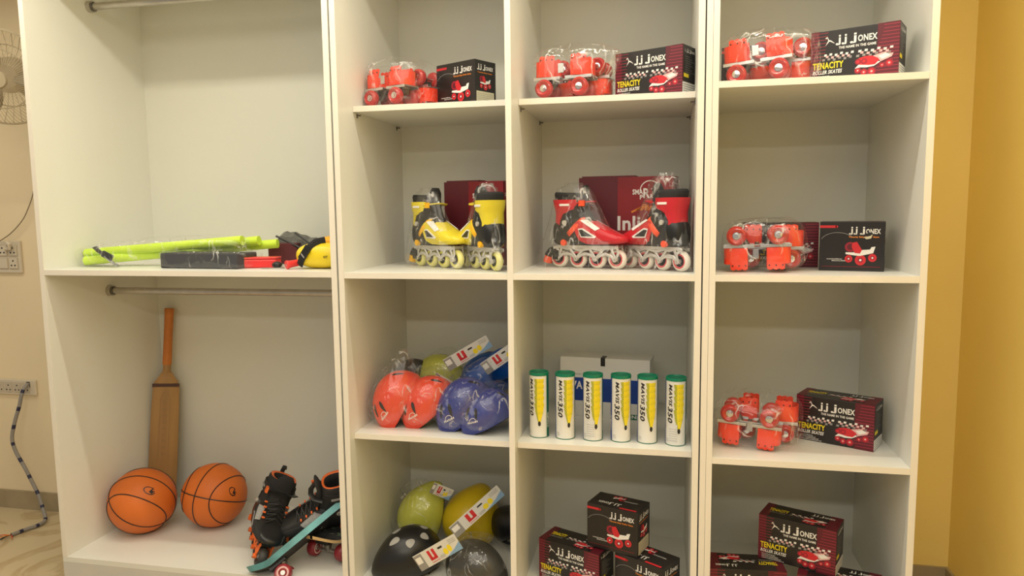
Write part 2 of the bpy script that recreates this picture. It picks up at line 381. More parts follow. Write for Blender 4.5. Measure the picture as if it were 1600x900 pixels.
# wardrobe
wr = thing('wardrobe_cabinet', 'wide white open wardrobe with one shelf and two hanging rods, left of the cubby shelving', 'cabinet', Matrix.Identity(4))
xa, xb, xc, xd = -2.0272, -2.0088, -.9583, -.9398
panel('side_panel', (xa, 0, FL), (xb, .56, ZT), wr); panel('side_panel', (xc, 0, FL), (xd, .56, ZT), wr)
panel('top_panel', (xa, 0, ZT), (xd, .56, ZT+T), wr); panel('back_panel', (xb, .55, FL), (xc, .558, ZT), wr, LAMB, False)
panel('bottom_panel', (xa, 0, FL-T), (xd, .56, FL), wr, LAM, False); panel('plinth', (xa, .0, FZ), (xd, .55, FL-T), wr, PLIN, False)
panel('shelf', (xb, 0.0, .9709), (xc, .55, .9709+T), wr)
for z in (1.927, .888):
    rod = MB().cyl((xb+.012, .285, z), (xc-.012, .285, z), .0125, STEEL, 20).build('hanging_rod', wr, smooth=True)
    for x, s in ((xb, 1), (xc, -1)):
        MB().cyl((x, .285, z), (x+s*.018, .285, z), .02, STEEL, 20).cyl((x+s*.018, .285, z), (x+s*.024, .285, z), .0155, DKMET, 20).build('rod_socket', rod, smooth=True)
# middle shelving
mr_ = thing('shelving_cabinet', 'white two-column open cubby shelving unit between the wardrobe and the yellow wall side', 'cabinet', Matrix.Identity(4))
m0, m1, m2, m3, m4, m5 = -.9340, -.9162, -.4006, -.3829, .1347, .1525
for a, b, nm in ((m0, m1, 'side_panel'), (m2, m3, 'divider'), (m4, m5, 'side_panel')): panel(nm, (a, 0, FZ if nm != 'divider' else FL), (b, .5407, ZT), mr_)
panel('top_panel', (m0, 0, ZT), (m5, .5407, ZT+T), mr_); panel('back_panel', (m0, .5407, FZ), (m5, .549, ZT), mr_, LAMB, False)
panel('plinth', (m1, .0, FZ), (m4, .02, FL-T), mr_, PLIN, False)
for a, b in ((m1, m2), (m3, m4)):
    s1 = panel('shelf', (a+.001, .1069, 1.4862), (b-.001, .5407, 1.5042), mr_); pins(s1, a, b, .1069, .5407, 1.4862)
    panel('shelf', (a, 0, .968), (b, .5407, .986), mr_); panel('shelf', (a+.0005, .0332, .4489), (b-.0005, .5407, .4669), mr_)
panel('bottom_panel', (m1, 0, FL-T), (m4, .5407, FL), mr_)
# right shelving
rr_ = thing('shelving_cabinet', 'white single-column open cubby shelving unit standing next to the yellow wall', 'cabinet', Matrix.Identity(4))
r0, r1, r2, r3 = .1562, .1902, .7080, .7259
panel('side_panel', (r0, 0, FZ), (r0+.0168, .5407, ZT), rr_); panel('side_panel', (r0+.0174, 0, FZ), (r1, .5407, ZT), rr_)
panel('side_panel', (r2, 0, FZ), (r3, .5407, ZT), rr_)
panel('top_panel', (r0, 0, ZT), (r3, .5407, ZT+T), rr_); panel('back_panel', (r0, .5407, FZ), (r3, .549, ZT), rr_, LAMB, False)
panel('plinth', (r1, .0, FZ), (r2, .02, FL-T), rr_, PLIN, False)
for z in (1.493, .9678, .4458, FL-T): panel('shelf' if z > 0 else 'bottom_panel', (r1, 0, z), (r2, .5407, z+T), rr_)
S1M, S2M, S3M, S1R, S2R, S3R, SW = 1.5042, .986, .4669, 1.511, .9858, .4638, .9889

# ------------------------------------------------------------------ cartons
tb = carton('T'); bb = carton('B')
def place(root, M, label, first=[]):
    if id(root) not in [f for f in first]:
        first.append(id(root)); root.matrix_world = M; root['label'] = label; return root
    return dup(root, M, label)
place(tb, carton_M('T', (.643, .030), -25, S1R), 'maroon-striped roller skates box on the top shelf beside the yellow wall, right of the bag')
tb['group'] = 'maroon-striped roller skates boxes'
place(bb, carton_M('B', (.385, .25), -5, S1R), 'black box almost hidden behind the bagged skates on the topmost right-hand shelf')
bb['group'] = 'black baby skates boxes'
place(tb, carton_M('T', (.097, .125), -26, S1M), 'maroon-striped roller skates box on the top shelf of the middle column')
place(bb, carton_M('B', (-.537, .186), -28, S1M), 'black box on the top shelf next to the wardrobe, one corner turned forward')
place(tb, carton_M('T', (.515, .295), -4, S2R), 'maroon-striped box standing behind the black box on the second right-hand shelf')
place(bb, carton_M('B', (.660, .140), -14, S2R), 'black box with a torn sticker over the lettering, second shelf of the right column')
place(tb, carton_M('T', (.648, .124), -28, S3R), 'maroon-striped box on the third shelf of the right column, right of the bagged skates')
place(tb, carton_M('T', (.543, .060), -24, FL+.1385), 'maroon-striped box set on top of two others at the bottom of the right column')
M = rz((.30, .112, FL), 184); lb = place(tb, M, 'maroon-striped box lower left of three at right column bottom, its top print upside down')
fp = [c for c in lb.children if c.name.startswith('front_print')][0].copy(); C.objects.link(fp); fp.parent = lb; fp.rotation_euler = (0, 0, math.pi)
place(tb, carton_M('T', (.652, .004), -16, FL), 'maroon-striped box lower right of three, mostly below the picture edge')
place(tb, carton_M('T', (-.137, .075), -23, FL), 'maroon-striped box lower left under the black box at the bottom of the middle column')
place(bb, carton_M('B', (.055, .010), -32, FL), 'black box lower right of the trio at the bottom of the middle column')
place(bb, carton_M('B', (-.019, .067), -20, FL+.1425), 'black box resting on top of two others at the bottom of the middle column')
# torn sticker on black box, shelf two
b2 = [o for o in C.objects if o.get('label', '').startswith('black box with a torn')][0]
mb = MB(); a = Art(); a.poly([(.115,.098),(.122,.092),(.134,.094),(.138,.106),(.131,.101),(.122,.099)], PCREAM, 14); a.poly([(.121,.106),(.127,.101),(.134,.104),(.136,.11),(.128,.112)], PBLACK, 14)
a.put(mb, lambda u, v, o: V((-.085+u, -.05-o, v))); mb.build('torn_sticker', b2)

def smartbox(M, W, H, D, label, extra=True):
    root = thing('inline_skate_box', label, 'box', M, None)
    MB().box((-W/2, 0, 0), (W/2, D, H), CARDM).build('carton', root, bevel=.0015)
    f = Art(); x = W*.81; y = H*.80
    f.text('SMA', x-.072, y, .017, PWHITE, 3, w=.034); f.text('R', x-.037, y-.012, .032, PWHITE, 3, w=.022); f.text('T', x-.012, y+.004, .015, PWHITE, 3, w=.011)
    f.text('P', x-.048, y-.016, .015, PWHITE, 3, w=.010); f.text('RO', x-.014, y-.012, .013, PWHITE, 3, w=.020)
    f.line([(x-.015+.032*math.cos(R(t)), y+.012+.032*math.sin(R(t))) for t in range(20, 190, 12)], .003, PWHITE)
    f.rect(0, 0, W*.42, H, PMAR, 0)  # left part of the front in a darker maroon
    if extra:
        f.line([(x-.075, y-.057), (x-.035, y-.037), (x-.058, y-.050), (x-.02, y-.035)], .006, PORG)
        f.text('Senlin', x-.05, y-.052, .022, PORG, 3, w=.07, slant=.5)
        f.text('Inli', W*.42, H*.40, .047, PWHITE, 3, w=.075)
    mb = MB(); f.put(mb, lambda u, v, o: V((-W/2+u, -.0002-o, v))); mb.build('front_print', root)
    g = Art(); g.text('SMART', D*.1, H*.82, .012, PWHITE, 2, w=D*.7); g.text('PRO', D*.3, H*.72, .012, PWHITE, 2, w=D*.4)
    mb = MB(); g.put(mb, lambda u, v, o: V((W/2+.0002+o, u, v))); mb.build('side_print', root)
    MB().box((-W/2, D*.45, H), (W/2, D, H+.001), CARDM).box((-W/2+.01, 0, H+.0002), (W*.1, D*.45, H+.0045), PMAR).build('lid_flap', root)
    return root
smartbox(rz((-.075, .335, S2M), -8), .31, .290, .14, 'large dark red inline skate box behind the red inline skates')
smartbox(rz((-.588, .335, S2M), -12), .225, .285, .12, 'large dark red inline skate box behind the yellow inline skates', False)

# white shuttle carton
W_, H_, D_ = .305, .205, .11
wb = thing('shuttlecock_carton', 'white carton with a blue band standing behind the row of shuttlecock tubes', 'box', rz((-.142, .335, S3M), -6))
MB().box((-W_/2, 0, 0), (W_/2, D_, H_), CARDW).build('carton', wb, bevel=.001)
f = Art(); f.rect(0, .055, W_, .135, PBLUE, 1); f.text('VA', .038, .095, .028, PWHITE, 3, w=.04); f.rect(W_*.68, .0, W_*.99, .018, PGREEN, 1)
f.text('YONEX', W_*.70, .004, .012, PWHITE, 3, w=.075); scribble(f, .005, .145, .07, .004, PGREY, 2)
mb = MB(); f.put(mb, lambda u, v, o: V((-W_/2+u, -.0002-o, v))); mb.build('front_print', wb)
MB().box((-.012, -.001, .178), (.003, 0, H_+.0005), PBLACK).box((-.012, -.001, H_), (.003, .04, H_+.001), PBLACK).build('tape', wb)

# ------------------------------------------------------------------ shuttle tubes
TR, TH = .0300, .205
CW = mat('tube_white', (0.80, 0.78, 0.73), 0.3)
LIDG = mat('green_lid', (0.0, 0.20, 0.11), 0.35)
STAMP = mat('grey_shade_print', (0.45, 0.45, 0.05), 0.4)
def make_tube():
    root = bpy.data.objects.new('shuttlecock_tube', None); C.objects.link(root); root.empty_display_size = .05
    MB().lathe([(.001, .0), (TR-.001, .0), (TR, .001), (TR, TH-.004), (.001, TH-.004)], CW, n=48).build('tube_body', root, smooth=True)
    MB().lathe([(.001, TH-.003), (TR-.004, TH-.003), (TR-.003, TH), (TR+.0006, TH), (TR+.001, TH-.002), (TR+.001, TH-.009), (TR, TH-.009)], LIDG, n=48).build('lid', root, smooth=True)
    MB().lathe([(TR, 0), (TR+.0006, 0), (TR+.0006, .0025), (TR, .0025)], PGREEN, n=48).build('base_rim', root, smooth=True)
    a = Art(); k = TR
    def s(d): return R(d)*k
    a.rect(s(-108), .003, s(-66), TH-.009, PBLUE, 1, 10); a.rect(s(72), .003, s(104), TH-.009, PGREEN, 1, 8)
    for i, (zt, hh) in enumerate(((.187, .020), (.169, .020), (.151, .021), (.132, .024), (.110, .024), (.087, .036))):
        cx = s(24); wt, wbm = (.0160 if i < 5 else .0130), (.0118 if i < 5 else .0040)
        for q in range(4):
            u0 = -1 + q*.5; u1 = u0+.5
            a.poly([(cx+wt*u0, zt), (cx+wt*u1, zt), (cx+wbm*u1, zt-hh), (cx+wbm*u0, zt-hh)], STAMP if q == 0 else PYEL, 2+i)
        for q in range(5):
            a.line([(cx+wt*(-.8+q*.4), zt-.002), (cx+wt*(-.8+q*.4)*.9, zt-.010)], .0006, STAMP, 9)
        a.line([(cx-wt*.92, zt-.009), (cx, zt-.010), (cx+wt*.92, zt-.009)], .0007, STAMP, 9)
    a.circ(s(24), .046, .0042, PBLACK, 8, ry=.008)
    a.text('MAVIS', s(-36), .187, .0115, PBLACK, 5, w=.064, rot=-90, slant=.35)
    a.text('350', s(-43), .119, .0165, PBLACK, 5, w=.047, rot=-90, slant=.3)
    for i in range(3): scribble(a, s(-55), .012+.004*i, .012, .0015, PGREY, 3, i)
    t = Art(); t.text('YONEX', 0, 0, .008, PWHITE, 5, w=.05); a.sub(t, s(-70), .03, 1, 90); a.sub(t, s(92), .03, 1, 90)
    mb = MB()
    a.put(mb, lambda u, v, o: V(((TR+.0002+o*.8)*math.sin(u/k), -(TR+.0002+o*.8)*math.cos(u/k), v))); mb.build('printed_wrap', root)
    return root
tube0 = make_tube()
st = Art(); st.rect(R(-34)*TR, .012, R(15)*TR, .066, CARDW, 12, 8)
for i in range(6): scribble(st, R(-30)*TR, .016+.007*i, .022, .002, PGREY, 13, i)
for i, (x, y, d) in enumerate(((-.327, .111, -24), (-.245, .109, -3), (-.159, .108, -6), (-.074, .110, 5), (.006, .109, -2), (.090, .102, -6))):
    lab = ['white shuttlecock tube at the left end of the row, turned to show a green stripe',
           'white shuttlecock tube second from the left, beside the green-striped one',
           'white shuttlecock tube with a pasted grey label, third from the left',
           'white shuttlecock tube fourth from the left, its blue stripe showing widest',
           'white shuttlecock tube fifth from the left, between the blue-striped and last tube',
           'white shuttlecock tube with a pasted label at the right end of the row'][i]
    bear = math.degrees(math.atan2(.041-x, y+2.054))
    M = rz((x, y, S3M), bear+d)
    if i == 0: o = tube0; o.matrix_world = M; o['label'] = lab
    else: o = dup(tube0, M, lab)
    o['category'] = 'shuttlecock tube'; o['group'] = 'row of shuttlecock tubes'
    if i in (2, 5):
        mb = MB(); st.put(mb, lambda u, v, q: V(((TR+.0002+q*.8)*math.sin(u/TR), -(TR+.0002+q*.8)*math.cos(u/TR), v))); mb.build('price_label', o)

# ------------------------------------------------------------------ plastic bags
def bag(M, rx, ry, rz_, label, seed=0, m=FILM, floor=None, n=2.8, knot=None, amp=.006, name='plastic_bag', group='clear plastic bags'):
    off = V((seed*3.1, seed*1.7, seed*.9)); nu, nv = 72, 44; rings = []
    for i in range(nv+1):
        ph = -math.pi/2 + math.pi*i/nv; r = []
        for j in range(nu):
            th = 2*math.pi*j/nu
            def sp(c): return math.copysign(abs(c)**(2/n), c)
            p = V((rx*sp(math.cos(ph))*sp(math.cos(th)), ry*sp(math.cos(ph))*sp(math.sin(th)), rz_*sp(math.sin(ph))))
            d = p.normalized() if p.length > 1e-5 else V((0, 0, 1))
            q = p*16+off
            k = noise.noise(q) * 1.0 + (0.5-abs(noise.noise(q*2.3+off)))*1.3 - .5 + (0.5-abs(noise.noise(V((q.x*6, q.y*6, q.z*1.2)))))*.5
            p = p + d*amp*k
            if knot:
                kd = V(knot); kk = max(0, d.dot(kd.normalized())); p += kd*(kk**14)
            p = M @ p
            if floor is not None: p.z = max(p.z, floor+.0012+.0006*noise.noise(q*3))
            r.append(p)
        rings.append(r)
    c = M.translation.copy(); rings = [[p-c for p in r] for r in rings]
    o = MB().loft(rings, m).build(name, smooth=True, sharp=0); o.location = c
    return tag(o, label, 'plastic bag', group)

# ------------------------------------------------------------------ quad roller skates
PLATE = mat('galvanised_plate', (0.62, 0.63, 0.62), 0.3, 0.85)
def guard(mb, cx, sgn, m):
    # curved cheek plate with three strap holes (dark studs), stands above the foot plate
    nx = 12
    for side in (-1, 1):
        out, inn = [], []
        for i in range(nx+1):
            t = i/nx; x = cx - .024 + .048*t; bow = .003*math.sin(math.pi*t)
            out.append((x, bow)); 
        def P(x, h, o): return V((x, side*(.036+o), h))
        for i in range(nx):
            (x0, b0), (x1, b1) = out[i], out[i+1]; top0 = .064+.0035*abs(math.sin(i/nx*math.pi*3)); top1 = .064+.0035*abs(math.sin((i+1)/nx*math.pi*3))
            mb.add([P(x0, .004, b0), P(x1, .004, b1), P(x1, .03, b1+.003), P(x0, .03, b0+.003), P(x1, top1, b1-.006), P(x0, top0, b0-.006),
                    P(x0, .004, b0-.003), P(x1, .004, b1-.003), P(x1, .03, b1), P(x0, .03, b0), P(x1, top1, b1-.009), P(x0, top0, b0-.009)],
                   [(0,1,2,3),(3,2,4,5),(6,9,8,7),(9,11,10,8),(5,4,10,11)], m)
        for k in (-.018, 0, .018): mb.cyl(P(cx+k, .054, -.003), P(cx+k, .054, .0012), .0022, PBLACK, 8)
    # closed end wrap
    e = cx + sgn*.024; pr = []
    for i in range(9):
        t = math.pi*i/8; pr.append((e + sgn*.018*math.sin(t), .036*math.cos(t)))
    for (x0, y0), (x1, y1) in zip(pr, pr[1:]):
        mb.add([(x0,y0,.004),(x1,y1,.004),(x1,y1,.05),(x0,y0,.05),(x0-sgn*.003,y0*.92,.004),(x1-sgn*.003,y1*.92,.004),(x1-sgn*.003,y1*.92,.05),(x0-sgn*.003,y0*.92,.05)],
               [(0,1,2,3),(4,7,6,5),(3,2,6,7)], m)
def make_quad():
    root = bpy.data.objects.new('roller_skate', None); C.objects.link(root); root.empty_display_size = .05
    mb = MB()
    for s in (-1, 1):
        mb.box((s*.05-.042, -.034, 0), (s*.05+.042, .034, .003), PLATE)
        mb.box((s*.05-.042, -.036, -.006), (s*.05+.042, -.034, .003), PLATE).box((s*.05-.042, .034, -.006), (s*.05+.042, .036, .003), PLATE)
    mb.box((-.07, -.012, -.005), (.07, .012, -.001), STEEL); mb.cyl((0, 0, -.002), (0, 0, -.012), .007, CHROME, 6)
    mb.build('foot_plate', root, bevel=.0006)
    for s in (-1, 1):
        t = MB(); t.cyl((s*.056, -.050, -.032), (s*.056, .050, -.032), .0045, STEEL, 10)
        t.tube([(s*.03, 0, -.002), (s*.035, 0, -.014), (s*.052, 0, -.032)], [.012, .010, .008], DKMET, 10); t.box((s*.052-.012, -.018, -.022), (s*.052+.012, .018, -.003), DKMET)
        t.build('truck', root)
        g = MB(); guard(g, s*.05, s, ORED); g.build('toe_guard' if s > 0 else 'heel_guard', root, smooth=True, sharp=35)
        for q in (-1, 1):
            Mw = Matrix.Translation((s*.056, q*.040, -.032)) @ Matrix.Rotation(R(-90*q), 4, 'X')
            wl = MB().lathe([(.005, -.012), (.018, -.014), (.026, -.010), (.0275, -.004), (.0275, .006), (.026, .011), (.020, .0155), (.017, .013), (.0115, .011), (.011, .009)], RED, Mw, 28)
            wl.lathe([(.011, .009), (.0105, .011), (.007, .0115), (.006, .014), (.0001, .0145)], CHROME, Mw, 16)
            wl.build('wheel', root, smooth=True, sharp=50)
        # buckle plate on the cheek
    MB().box((-.012, -.041, .012), (.006, -.038, .040), PLATE).build('buckle', root, bevel=.001)
    root['category'] = 'roller skate'; return root
q0 = make_quad()
qfirst = [True]
def quad(loc, deg, flip, label, tilt=0, s=1.0):
    M = Matrix.Translation(V(loc)) @ Matrix.Rotation(R(deg), 4, 'Z') @ Matrix.Rotation(R(tilt), 4, 'Y') @ Matrix.Rotation(R(180 if flip else 0), 4, 'X') @ Matrix.Scale(s, 4)
    if qfirst[0]: o = q0; o.matrix_world = M; o['label'] = label; qfirst[0] = False
    else: o = dup(q0, M, label)
    o['group'] = 'bagged red roller skates'; return o
def bagged_pair(cx, cy, z, deg, f1, f2, where, seed, tilt1=0, tilt2=0, sx=.098, sz=.078, dx=.02, s=1.0, knot=None, dz=.0):
    a = R(deg); n = V((-math.sin(a), math.cos(a), 0)); t = V((math.cos(a), math.sin(a), 0)); c = V((cx, cy, 0))
    h = lambda f: (.069 if f else .0615)*s
    p1 = c - n*.048*s - t*dx; p2 = c + n*.048*s + t*dx
    quad((p1.x, p1.y, z+h(f1)+.006+dz), deg, f1, 'front roller skate of the bagged pair ' + where, tilt1, s)
    quad((p2.x, p2.y, z+h(f2)+.006), deg, f2, 'rear roller skate of the bagged pair ' + where, tilt2, s)
    bag(Matrix.Translation((c.x, c.y, z+sz*.99)) @ Matrix.Rotation(a, 4, 'Z'), sx+.012, .112*s, sz, 'clear bag holding two red roller skates ' + where, seed, floor=z, knot=knot, n=3.4)
bagged_pair(.335, .160, S3R, -12, True, False, 'on the third shelf of the right column', 3, tilt1=3, sx=.112, s=.98)
bagged_pair(.338, .165, S2R, -6, True, False, 'on the second shelf of the right column', 5, tilt1=-2, sx=.105)
bagged_pair(.345, .165, S1R, -14, False, True, 'on the top shelf of the right column', 7, sx=.125, sz=.08, dx=.028, tilt1=-4)
bagged_pair(-.228, .24, S1M, -10, False, True, 'on the top shelf of the middle column', 9, sx=.112, sz=.085, knot=(.05, -.03, .01), dx=.015)
bagged_pair(-.795, .24, S1M, -22, False, True, 'on the top shelf beside the wardrobe', 11, sx=.098, sz=.082, dx=.01, s=.94)

# ------------------------------------------------------------------ inline skates
def sring(cx, cy, z, lx, wy, n=24, e=2.5, tiltx=0):
    r = []
    for j in range(n):
        a = 2*math.pi*j/n; c, s = math.cos(a), math.sin(a)
        x = math.copysign(abs(c)**(2/e), c)*lx; y = math.copysign(abs(s)**(2/e), s)*wy
        r.append(V((cx+x, cy+y, z+x*tiltx)))
    return r
FOOT = [(-.117, .014, .088, .128), (-.112, .028, .076, .145), (-.095, .038, .071, .160), (-.06, .042, .070, .176), (-.015, .042, .072, .170), (.022, .043, .074, .152),
        (.065, .043, .076, .130), (.102, .037, .078, .112), (.126, .025, .081, .104), (.138, .010, .085, .097)]
def foot_w(x, z):
    for (x0, w0, b0, t0), (x1, w1, b1, t1) in zip(FOOT, FOOT[1:]):
        if x0 <= x <= x1:
            k = (x-x0)/(x1-x0); w = w0+(w1-w0)*k; b = b0+(b1-b0)*k; t = t0+(t1-t0)*k
            q = min(.97, abs((z-(b+t)/2)/((t-b)/2))); return w*(1-q**3)**(1/3)
    return .01
def side_patch(mb, poly, m, off=.002, thick=.004, sides=(-1, 1)):
    bm = bmesh.new(); vs = [bm.verts.new((x, 0, z)) for x, z in poly]; bm.faces.new(vs)
    bmesh.ops.triangulate(bm, faces=bm.faces)
    for _ in range(2): bmesh.ops.subdivide_edges(bm, edges=[e for e in bm.edges if e.calc_length() > .008], cuts=1, use_grid_fill=False); bmesh.ops.triangulate(bm, faces=bm.faces)
    bm.verts.index_update(); pts = [v.co.copy() for v in bm.verts]; fs = [tuple(v.index for v in f.verts) for f in bm.faces]
    bd = [e for e in bm.edges if len(e.link_faces) == 1]; be = [(e.verts[0].index, e.verts[1].index) for e in bd]; bm.free()
    for s in sides:
        A = [V((p.x, s*(foot_w(p.x, p.z)+off), p.z)) for p in pts]; B = [V((p.x, s*(foot_w(p.x, p.z)+off-thick), p.z)) for p in pts]; n = len(pts)
        mb.add(A+B, fs + [tuple(i+n for i in f[::-1]) for f in fs] + [(a, b, b+n, a+n) for a, b in be], m)
GRYL = mat('grey_mesh_lining', (0.30, 0.22, 0.14), 0.9)
def make_inline(body, trim, wheel_rim, wheel_ring, framem, liner=BLACKM, shell=BLACK, accent=PWHITE, old=False, name='inline_skate'):
    root = bpy.data.objects.new(name, None); C.objects.link(root); root.empty_display_size = .05
    # boot
    mb = MB(); rings = []
    for x, w, b, t in FOOT:
        rings.append([V((x, w*math.copysign(abs(math.cos(a))**.72, math.cos(a)), (b+t)/2 + (t-b)/2*math.copysign(abs(math.sin(a))**.72, math.sin(a)))) for a in [2*math.pi*j/24 for j in range(24)]])
    mb.loft(rings[:6], shell); mb.build('boot_shell', root, smooth=True, sharp=60)
    MB().loft(rings[5:], shell if old else body).build('toe_cap', root, smooth=True, sharp=60)
    # liner shaft, hollow
    out = [(-.050, .110, .060, .037), (-.050, .14, .060, .038), (-.055, .175, .053, .037), (-.062, .21, .048, .038), (-.068, .232, .047, .038), (-.068, .240, .044, .035)]
    rings = [sring(cx, 0, z, lx, wy, tiltx=-.05) for cx, z, lx, wy in out]
    rings += [sring(-.067, 0, z, .036-.002*i, .027-.001*i, tiltx=-.05) for i, z in enumerate((.238, .21, .17, .13))]
    mb = MB().loft(rings[:6], liner, cap=False)
    mb.loft(rings[5:7], trim if old else liner, cap=False); mb.loft(rings[6:], liner, cap=False); mb.add(rings[-1], [tuple(range(24))], liner)
    mb.build('liner', root, smooth=True, sharp=0)
    # tongue
    t = MB(); pts = [(.03, 0, .135), (.005, 0, .16), (-.012, 0, .19), (-.015, 0, .22), (-.010, 0, .245), (-.008, 0, .262)]
    t.tube(pts, [.022, .025, .026, .026, .024, .014], liner, 14, flat=.35, up=(1, 0, .5)); t.build('tongue', root, smooth=True, sharp=0)
    # cuff, C shaped collar open in front
    mb = MB(); sec = [(-.060, .135, .050, .0405), (-.061, .15, .050, .041), (-.064, .172, .046, .040), (-.065, .186, .048, .041), (-.066, .20, .051, .042), (-.068, .217, .052, .0425)]
    inn, outr = [], []
    for cx, z, lx, wy in sec:
        a0 = 40 if z > .18 else (95 if z > .16 else 112)
        an = [R(a0 + (360-2*a0)*j/22) for j in range(23)]
        outr.append([V((cx+math.copysign(abs(math.cos(a))**.8, math.cos(a))*lx, math.copysign(abs(math.sin(a))**.8, math.sin(a))*wy, z)) for a in an])
        inn.append([V((cx+math.copysign(abs(math.cos(a))**.8, math.cos(a))*(lx-.004), math.copysign(abs(math.sin(a))**.8, math.sin(a))*(wy-.004), z)) for a in an])
    strips = [o + i[::-1] for o, i in zip(outr, inn)]; mb.loft(strips, body); mb.build('cuff', root, smooth=True, sharp=35)
    for s in (-1, 1):
        MB().cyl((-.062, s*.040, .145), (-.062, s*.046, .145), .0075, SILV, 14).build('rivet', root, smooth=True)
        MB().cyl((-.068, s*.030, .082), (-.068, s*.0415, .082), .010, trim, 14).build('side_button', root, smooth=True)
    for s in (-1, 1): MB().box((-.080, s*.0425-.0015, .197), (-.045, s*.0425+.0015, .204), accent).build('cuff_badge', root, bevel=.0005)
    # side panels
    for q in (-1, 1):
        mb = MB(); side_patch(mb, [(-.032, .135), (-.016, .150), (.022, .140), (.065, .120), (.112, .104), (.128, .090), (.11, .082), (.06, .078), (.012, .078), (-.012, .090)], body, .0025, sides=(q,)); mb.build('side_panel', root, smooth=True, sharp=35)
        mb = MB(); side_patch(mb, [(-.012, .126), (.004, .128), (.052, .102), (.046, .097), (-.002, .099)], accent, .0042, sides=(q,)); side_patch(mb, [(-.009, .122), (.003, .1235), (.040, .1025), (.001, .1025)], shell, .0052, sides=(q,)); mb.build('side_vent', root)
        mb = MB(); side_patch(mb, [(-.008, .152), (.012, .154), (.060, .126), (.048, .120)], accent, .0045, sides=(q,)); mb.build('side_stripe', root)
    if not old:
        mb = MB()
        for s in (-1, 1):
            mb.tube([(-.05, s*.041, .108), (-.038, s*.0435, .118), (-.022, s*.043, .135), (-.004, s*.036, .152), (.004, s*.018, .158), (.006, 0, .160)], .009, trim, 12, flat=.3, up=(0, s, .2))
        mb.build('instep_strap', root, smooth=True, sharp=0)
    mb = MB(); mb.tube([(-.02, -.040, .205), (.0, -.030, .208), (.012, -.012, .210), (.014, .006, .210), (.006, .028, .208), (-.02, .041, .205)], .0085, body if not old else BLACK, 12, flat=.3, up=(0, 0, 1)); mb.box((-.012, -.043, .196), (.008, -.037, .214), trim)
    mb.build('top_strap', root, smooth=True)
    if old:
        mb = MB()
        for i in range(5):
            x = -.004 + i*.016; z = .176 - i*.0105
            mb.tube([(x, -.022, z), (x+.006, 0, z+.010), (x+.012, .022, z-.006)], .0014, BLACK, 6); mb.tube([(x+.012, -.022, z-.006), (x+.006, 0, z+.010), (x, .022, z)], .0014, BLACK, 6)
        mb.build('laces', root)
        mb = MB()
        for i in range(4):
            for s in (-1, 1): mb.box((.0+i*.018, s*.029-.004, .166-i*.0110), (.005+i*.018, s*.029+.004, .171-i*.0110), trim)
        mb.build('lace_hooks', root, bevel=.0008)
        MB().tube([(-.118, .0, .215), (-.128, 0, .24), (-.122, 0, .262), (-.108, 0, .255)], .006, BLACKM, 10, flat=.3).build('pull_loop', root, smooth=True)
    # frame
    mb = MB(); ax = [-.1025, -.0342, .0342, .1025]
    for s in (-1, 1):
        def b(pts, r=.0045, f=.45): mb.tube([(x, s*.0165, z) for x, z in pts], r, framem, 8, flat=f, up=(0, 1, 0))
        b([(-.118, .064), (-.09, .068), (-.07, .062), (-.05, .066), (-.02, .058), (0, .062), (.02, .066), (.05, .060), (.07, .066), (.095, .066), (.112, .070)], .0055)
        b([(-.108, .066), (-.098, .05), (-.1025, .03)]); b([(-.088, .066), (-.1025, .03)]); b([(-.1025, .03), (-.085, .044), (-.068, .047), (-.05, .042), (-.0342, .03), (-.018, .042), (0, .047), (.018, .042), (.0342, .03), (.05, .042), (.068, .047), (.085, .042), (.1025, .03)], .0050)
        b([(-.06, .064), (-.0342, .032)]); b([(-.012, .06), (-.0342, .032)]); b([(.012, .062), (.0342, .032)]); b([(.062, .062), (.0342, .032)]); b([(.088, .066), (.1025, .03)]); b([(.108, .068), (.112, .05), (.1025, .03)])
        for a_ in ax: mb.cyl((a_, s*.013, .03), (a_, s*.0225, .03), .0075, framem, 14); mb.cyl((a_, s*.0225, .03), (a_, s*.024, .03), .0040, STEEL, 8)
    mb.box((-.10, -.020, .064), (.10, .020, .073), framem if not old else shell); mb.build('wheel_frame', root, smooth=True, sharp=45)
    for a_ in ax:
        Mw = Matrix.Translation((a_, 0, .031)) @ Matrix.Rotation(R(90), 4, 'X')
        wl = MB().lathe([(.006, .007), (.0155, .009), (.0165, .0095), (.022, .0112), (.026, .0095), (.030, .005), (.031, 0), (.030, -.005), (.026, -.0095), (.022, -.0112), (.0165, -.0095), (.0155, -.009), (.006, -.007)], wheel_rim, Mw, 30,
                        mfun=lambda i: (BLACK if i in (0, 1, 10, 11) else (wheel_ring if i in (2, 9) else wheel_rim)))
        wl.cyl((a_, -.010, .031), (a_, .010, .031), .006, SILV, 10); wl.build('wheel', root, smooth=True, sharp=50)
    if not old:
        br = MB().tube([(-.095, 0, .045), (-.115, 0, .056), (-.135, 0, .050), (-.148, 0, .036)], [.014, .017, .017, .015], BLACK, 14, flat=.9)
        br.box((-.118, -.024, .026), (-.098, -.018, .056), BLACK).box((-.118, .018, .026), (-.098, .024, .056), BLACK)
        brk = br.build('brake_arm', root, smooth=True); MB().tube([(-.143, 0, .036), (-.150, 0, .016)], [.0165, .0175], trim, 14, flat=.9).build('brake_pad', brk, smooth=True)
    root['category'] = 'inline skate'; return root
REDS = mat('red_shell', (0.58, 0.022, 0.035), 0.3); OREDT = mat('orange_trim', (0.9, 0.10, 0.04), 0.35)
YELS = mat('yellow_shell', (0.80, 0.66, 0.04), 0.3); YORG = mat('amber_trim', (0.92, 0.50, 0.01), 0.35)
RINGR = mat('red_wheel_ring', (0.70, 0.10, 0.12), 0.35); RINGY = mat('yellow_wheel_ring', (0.72, 0.66, 0.10), 0.35)
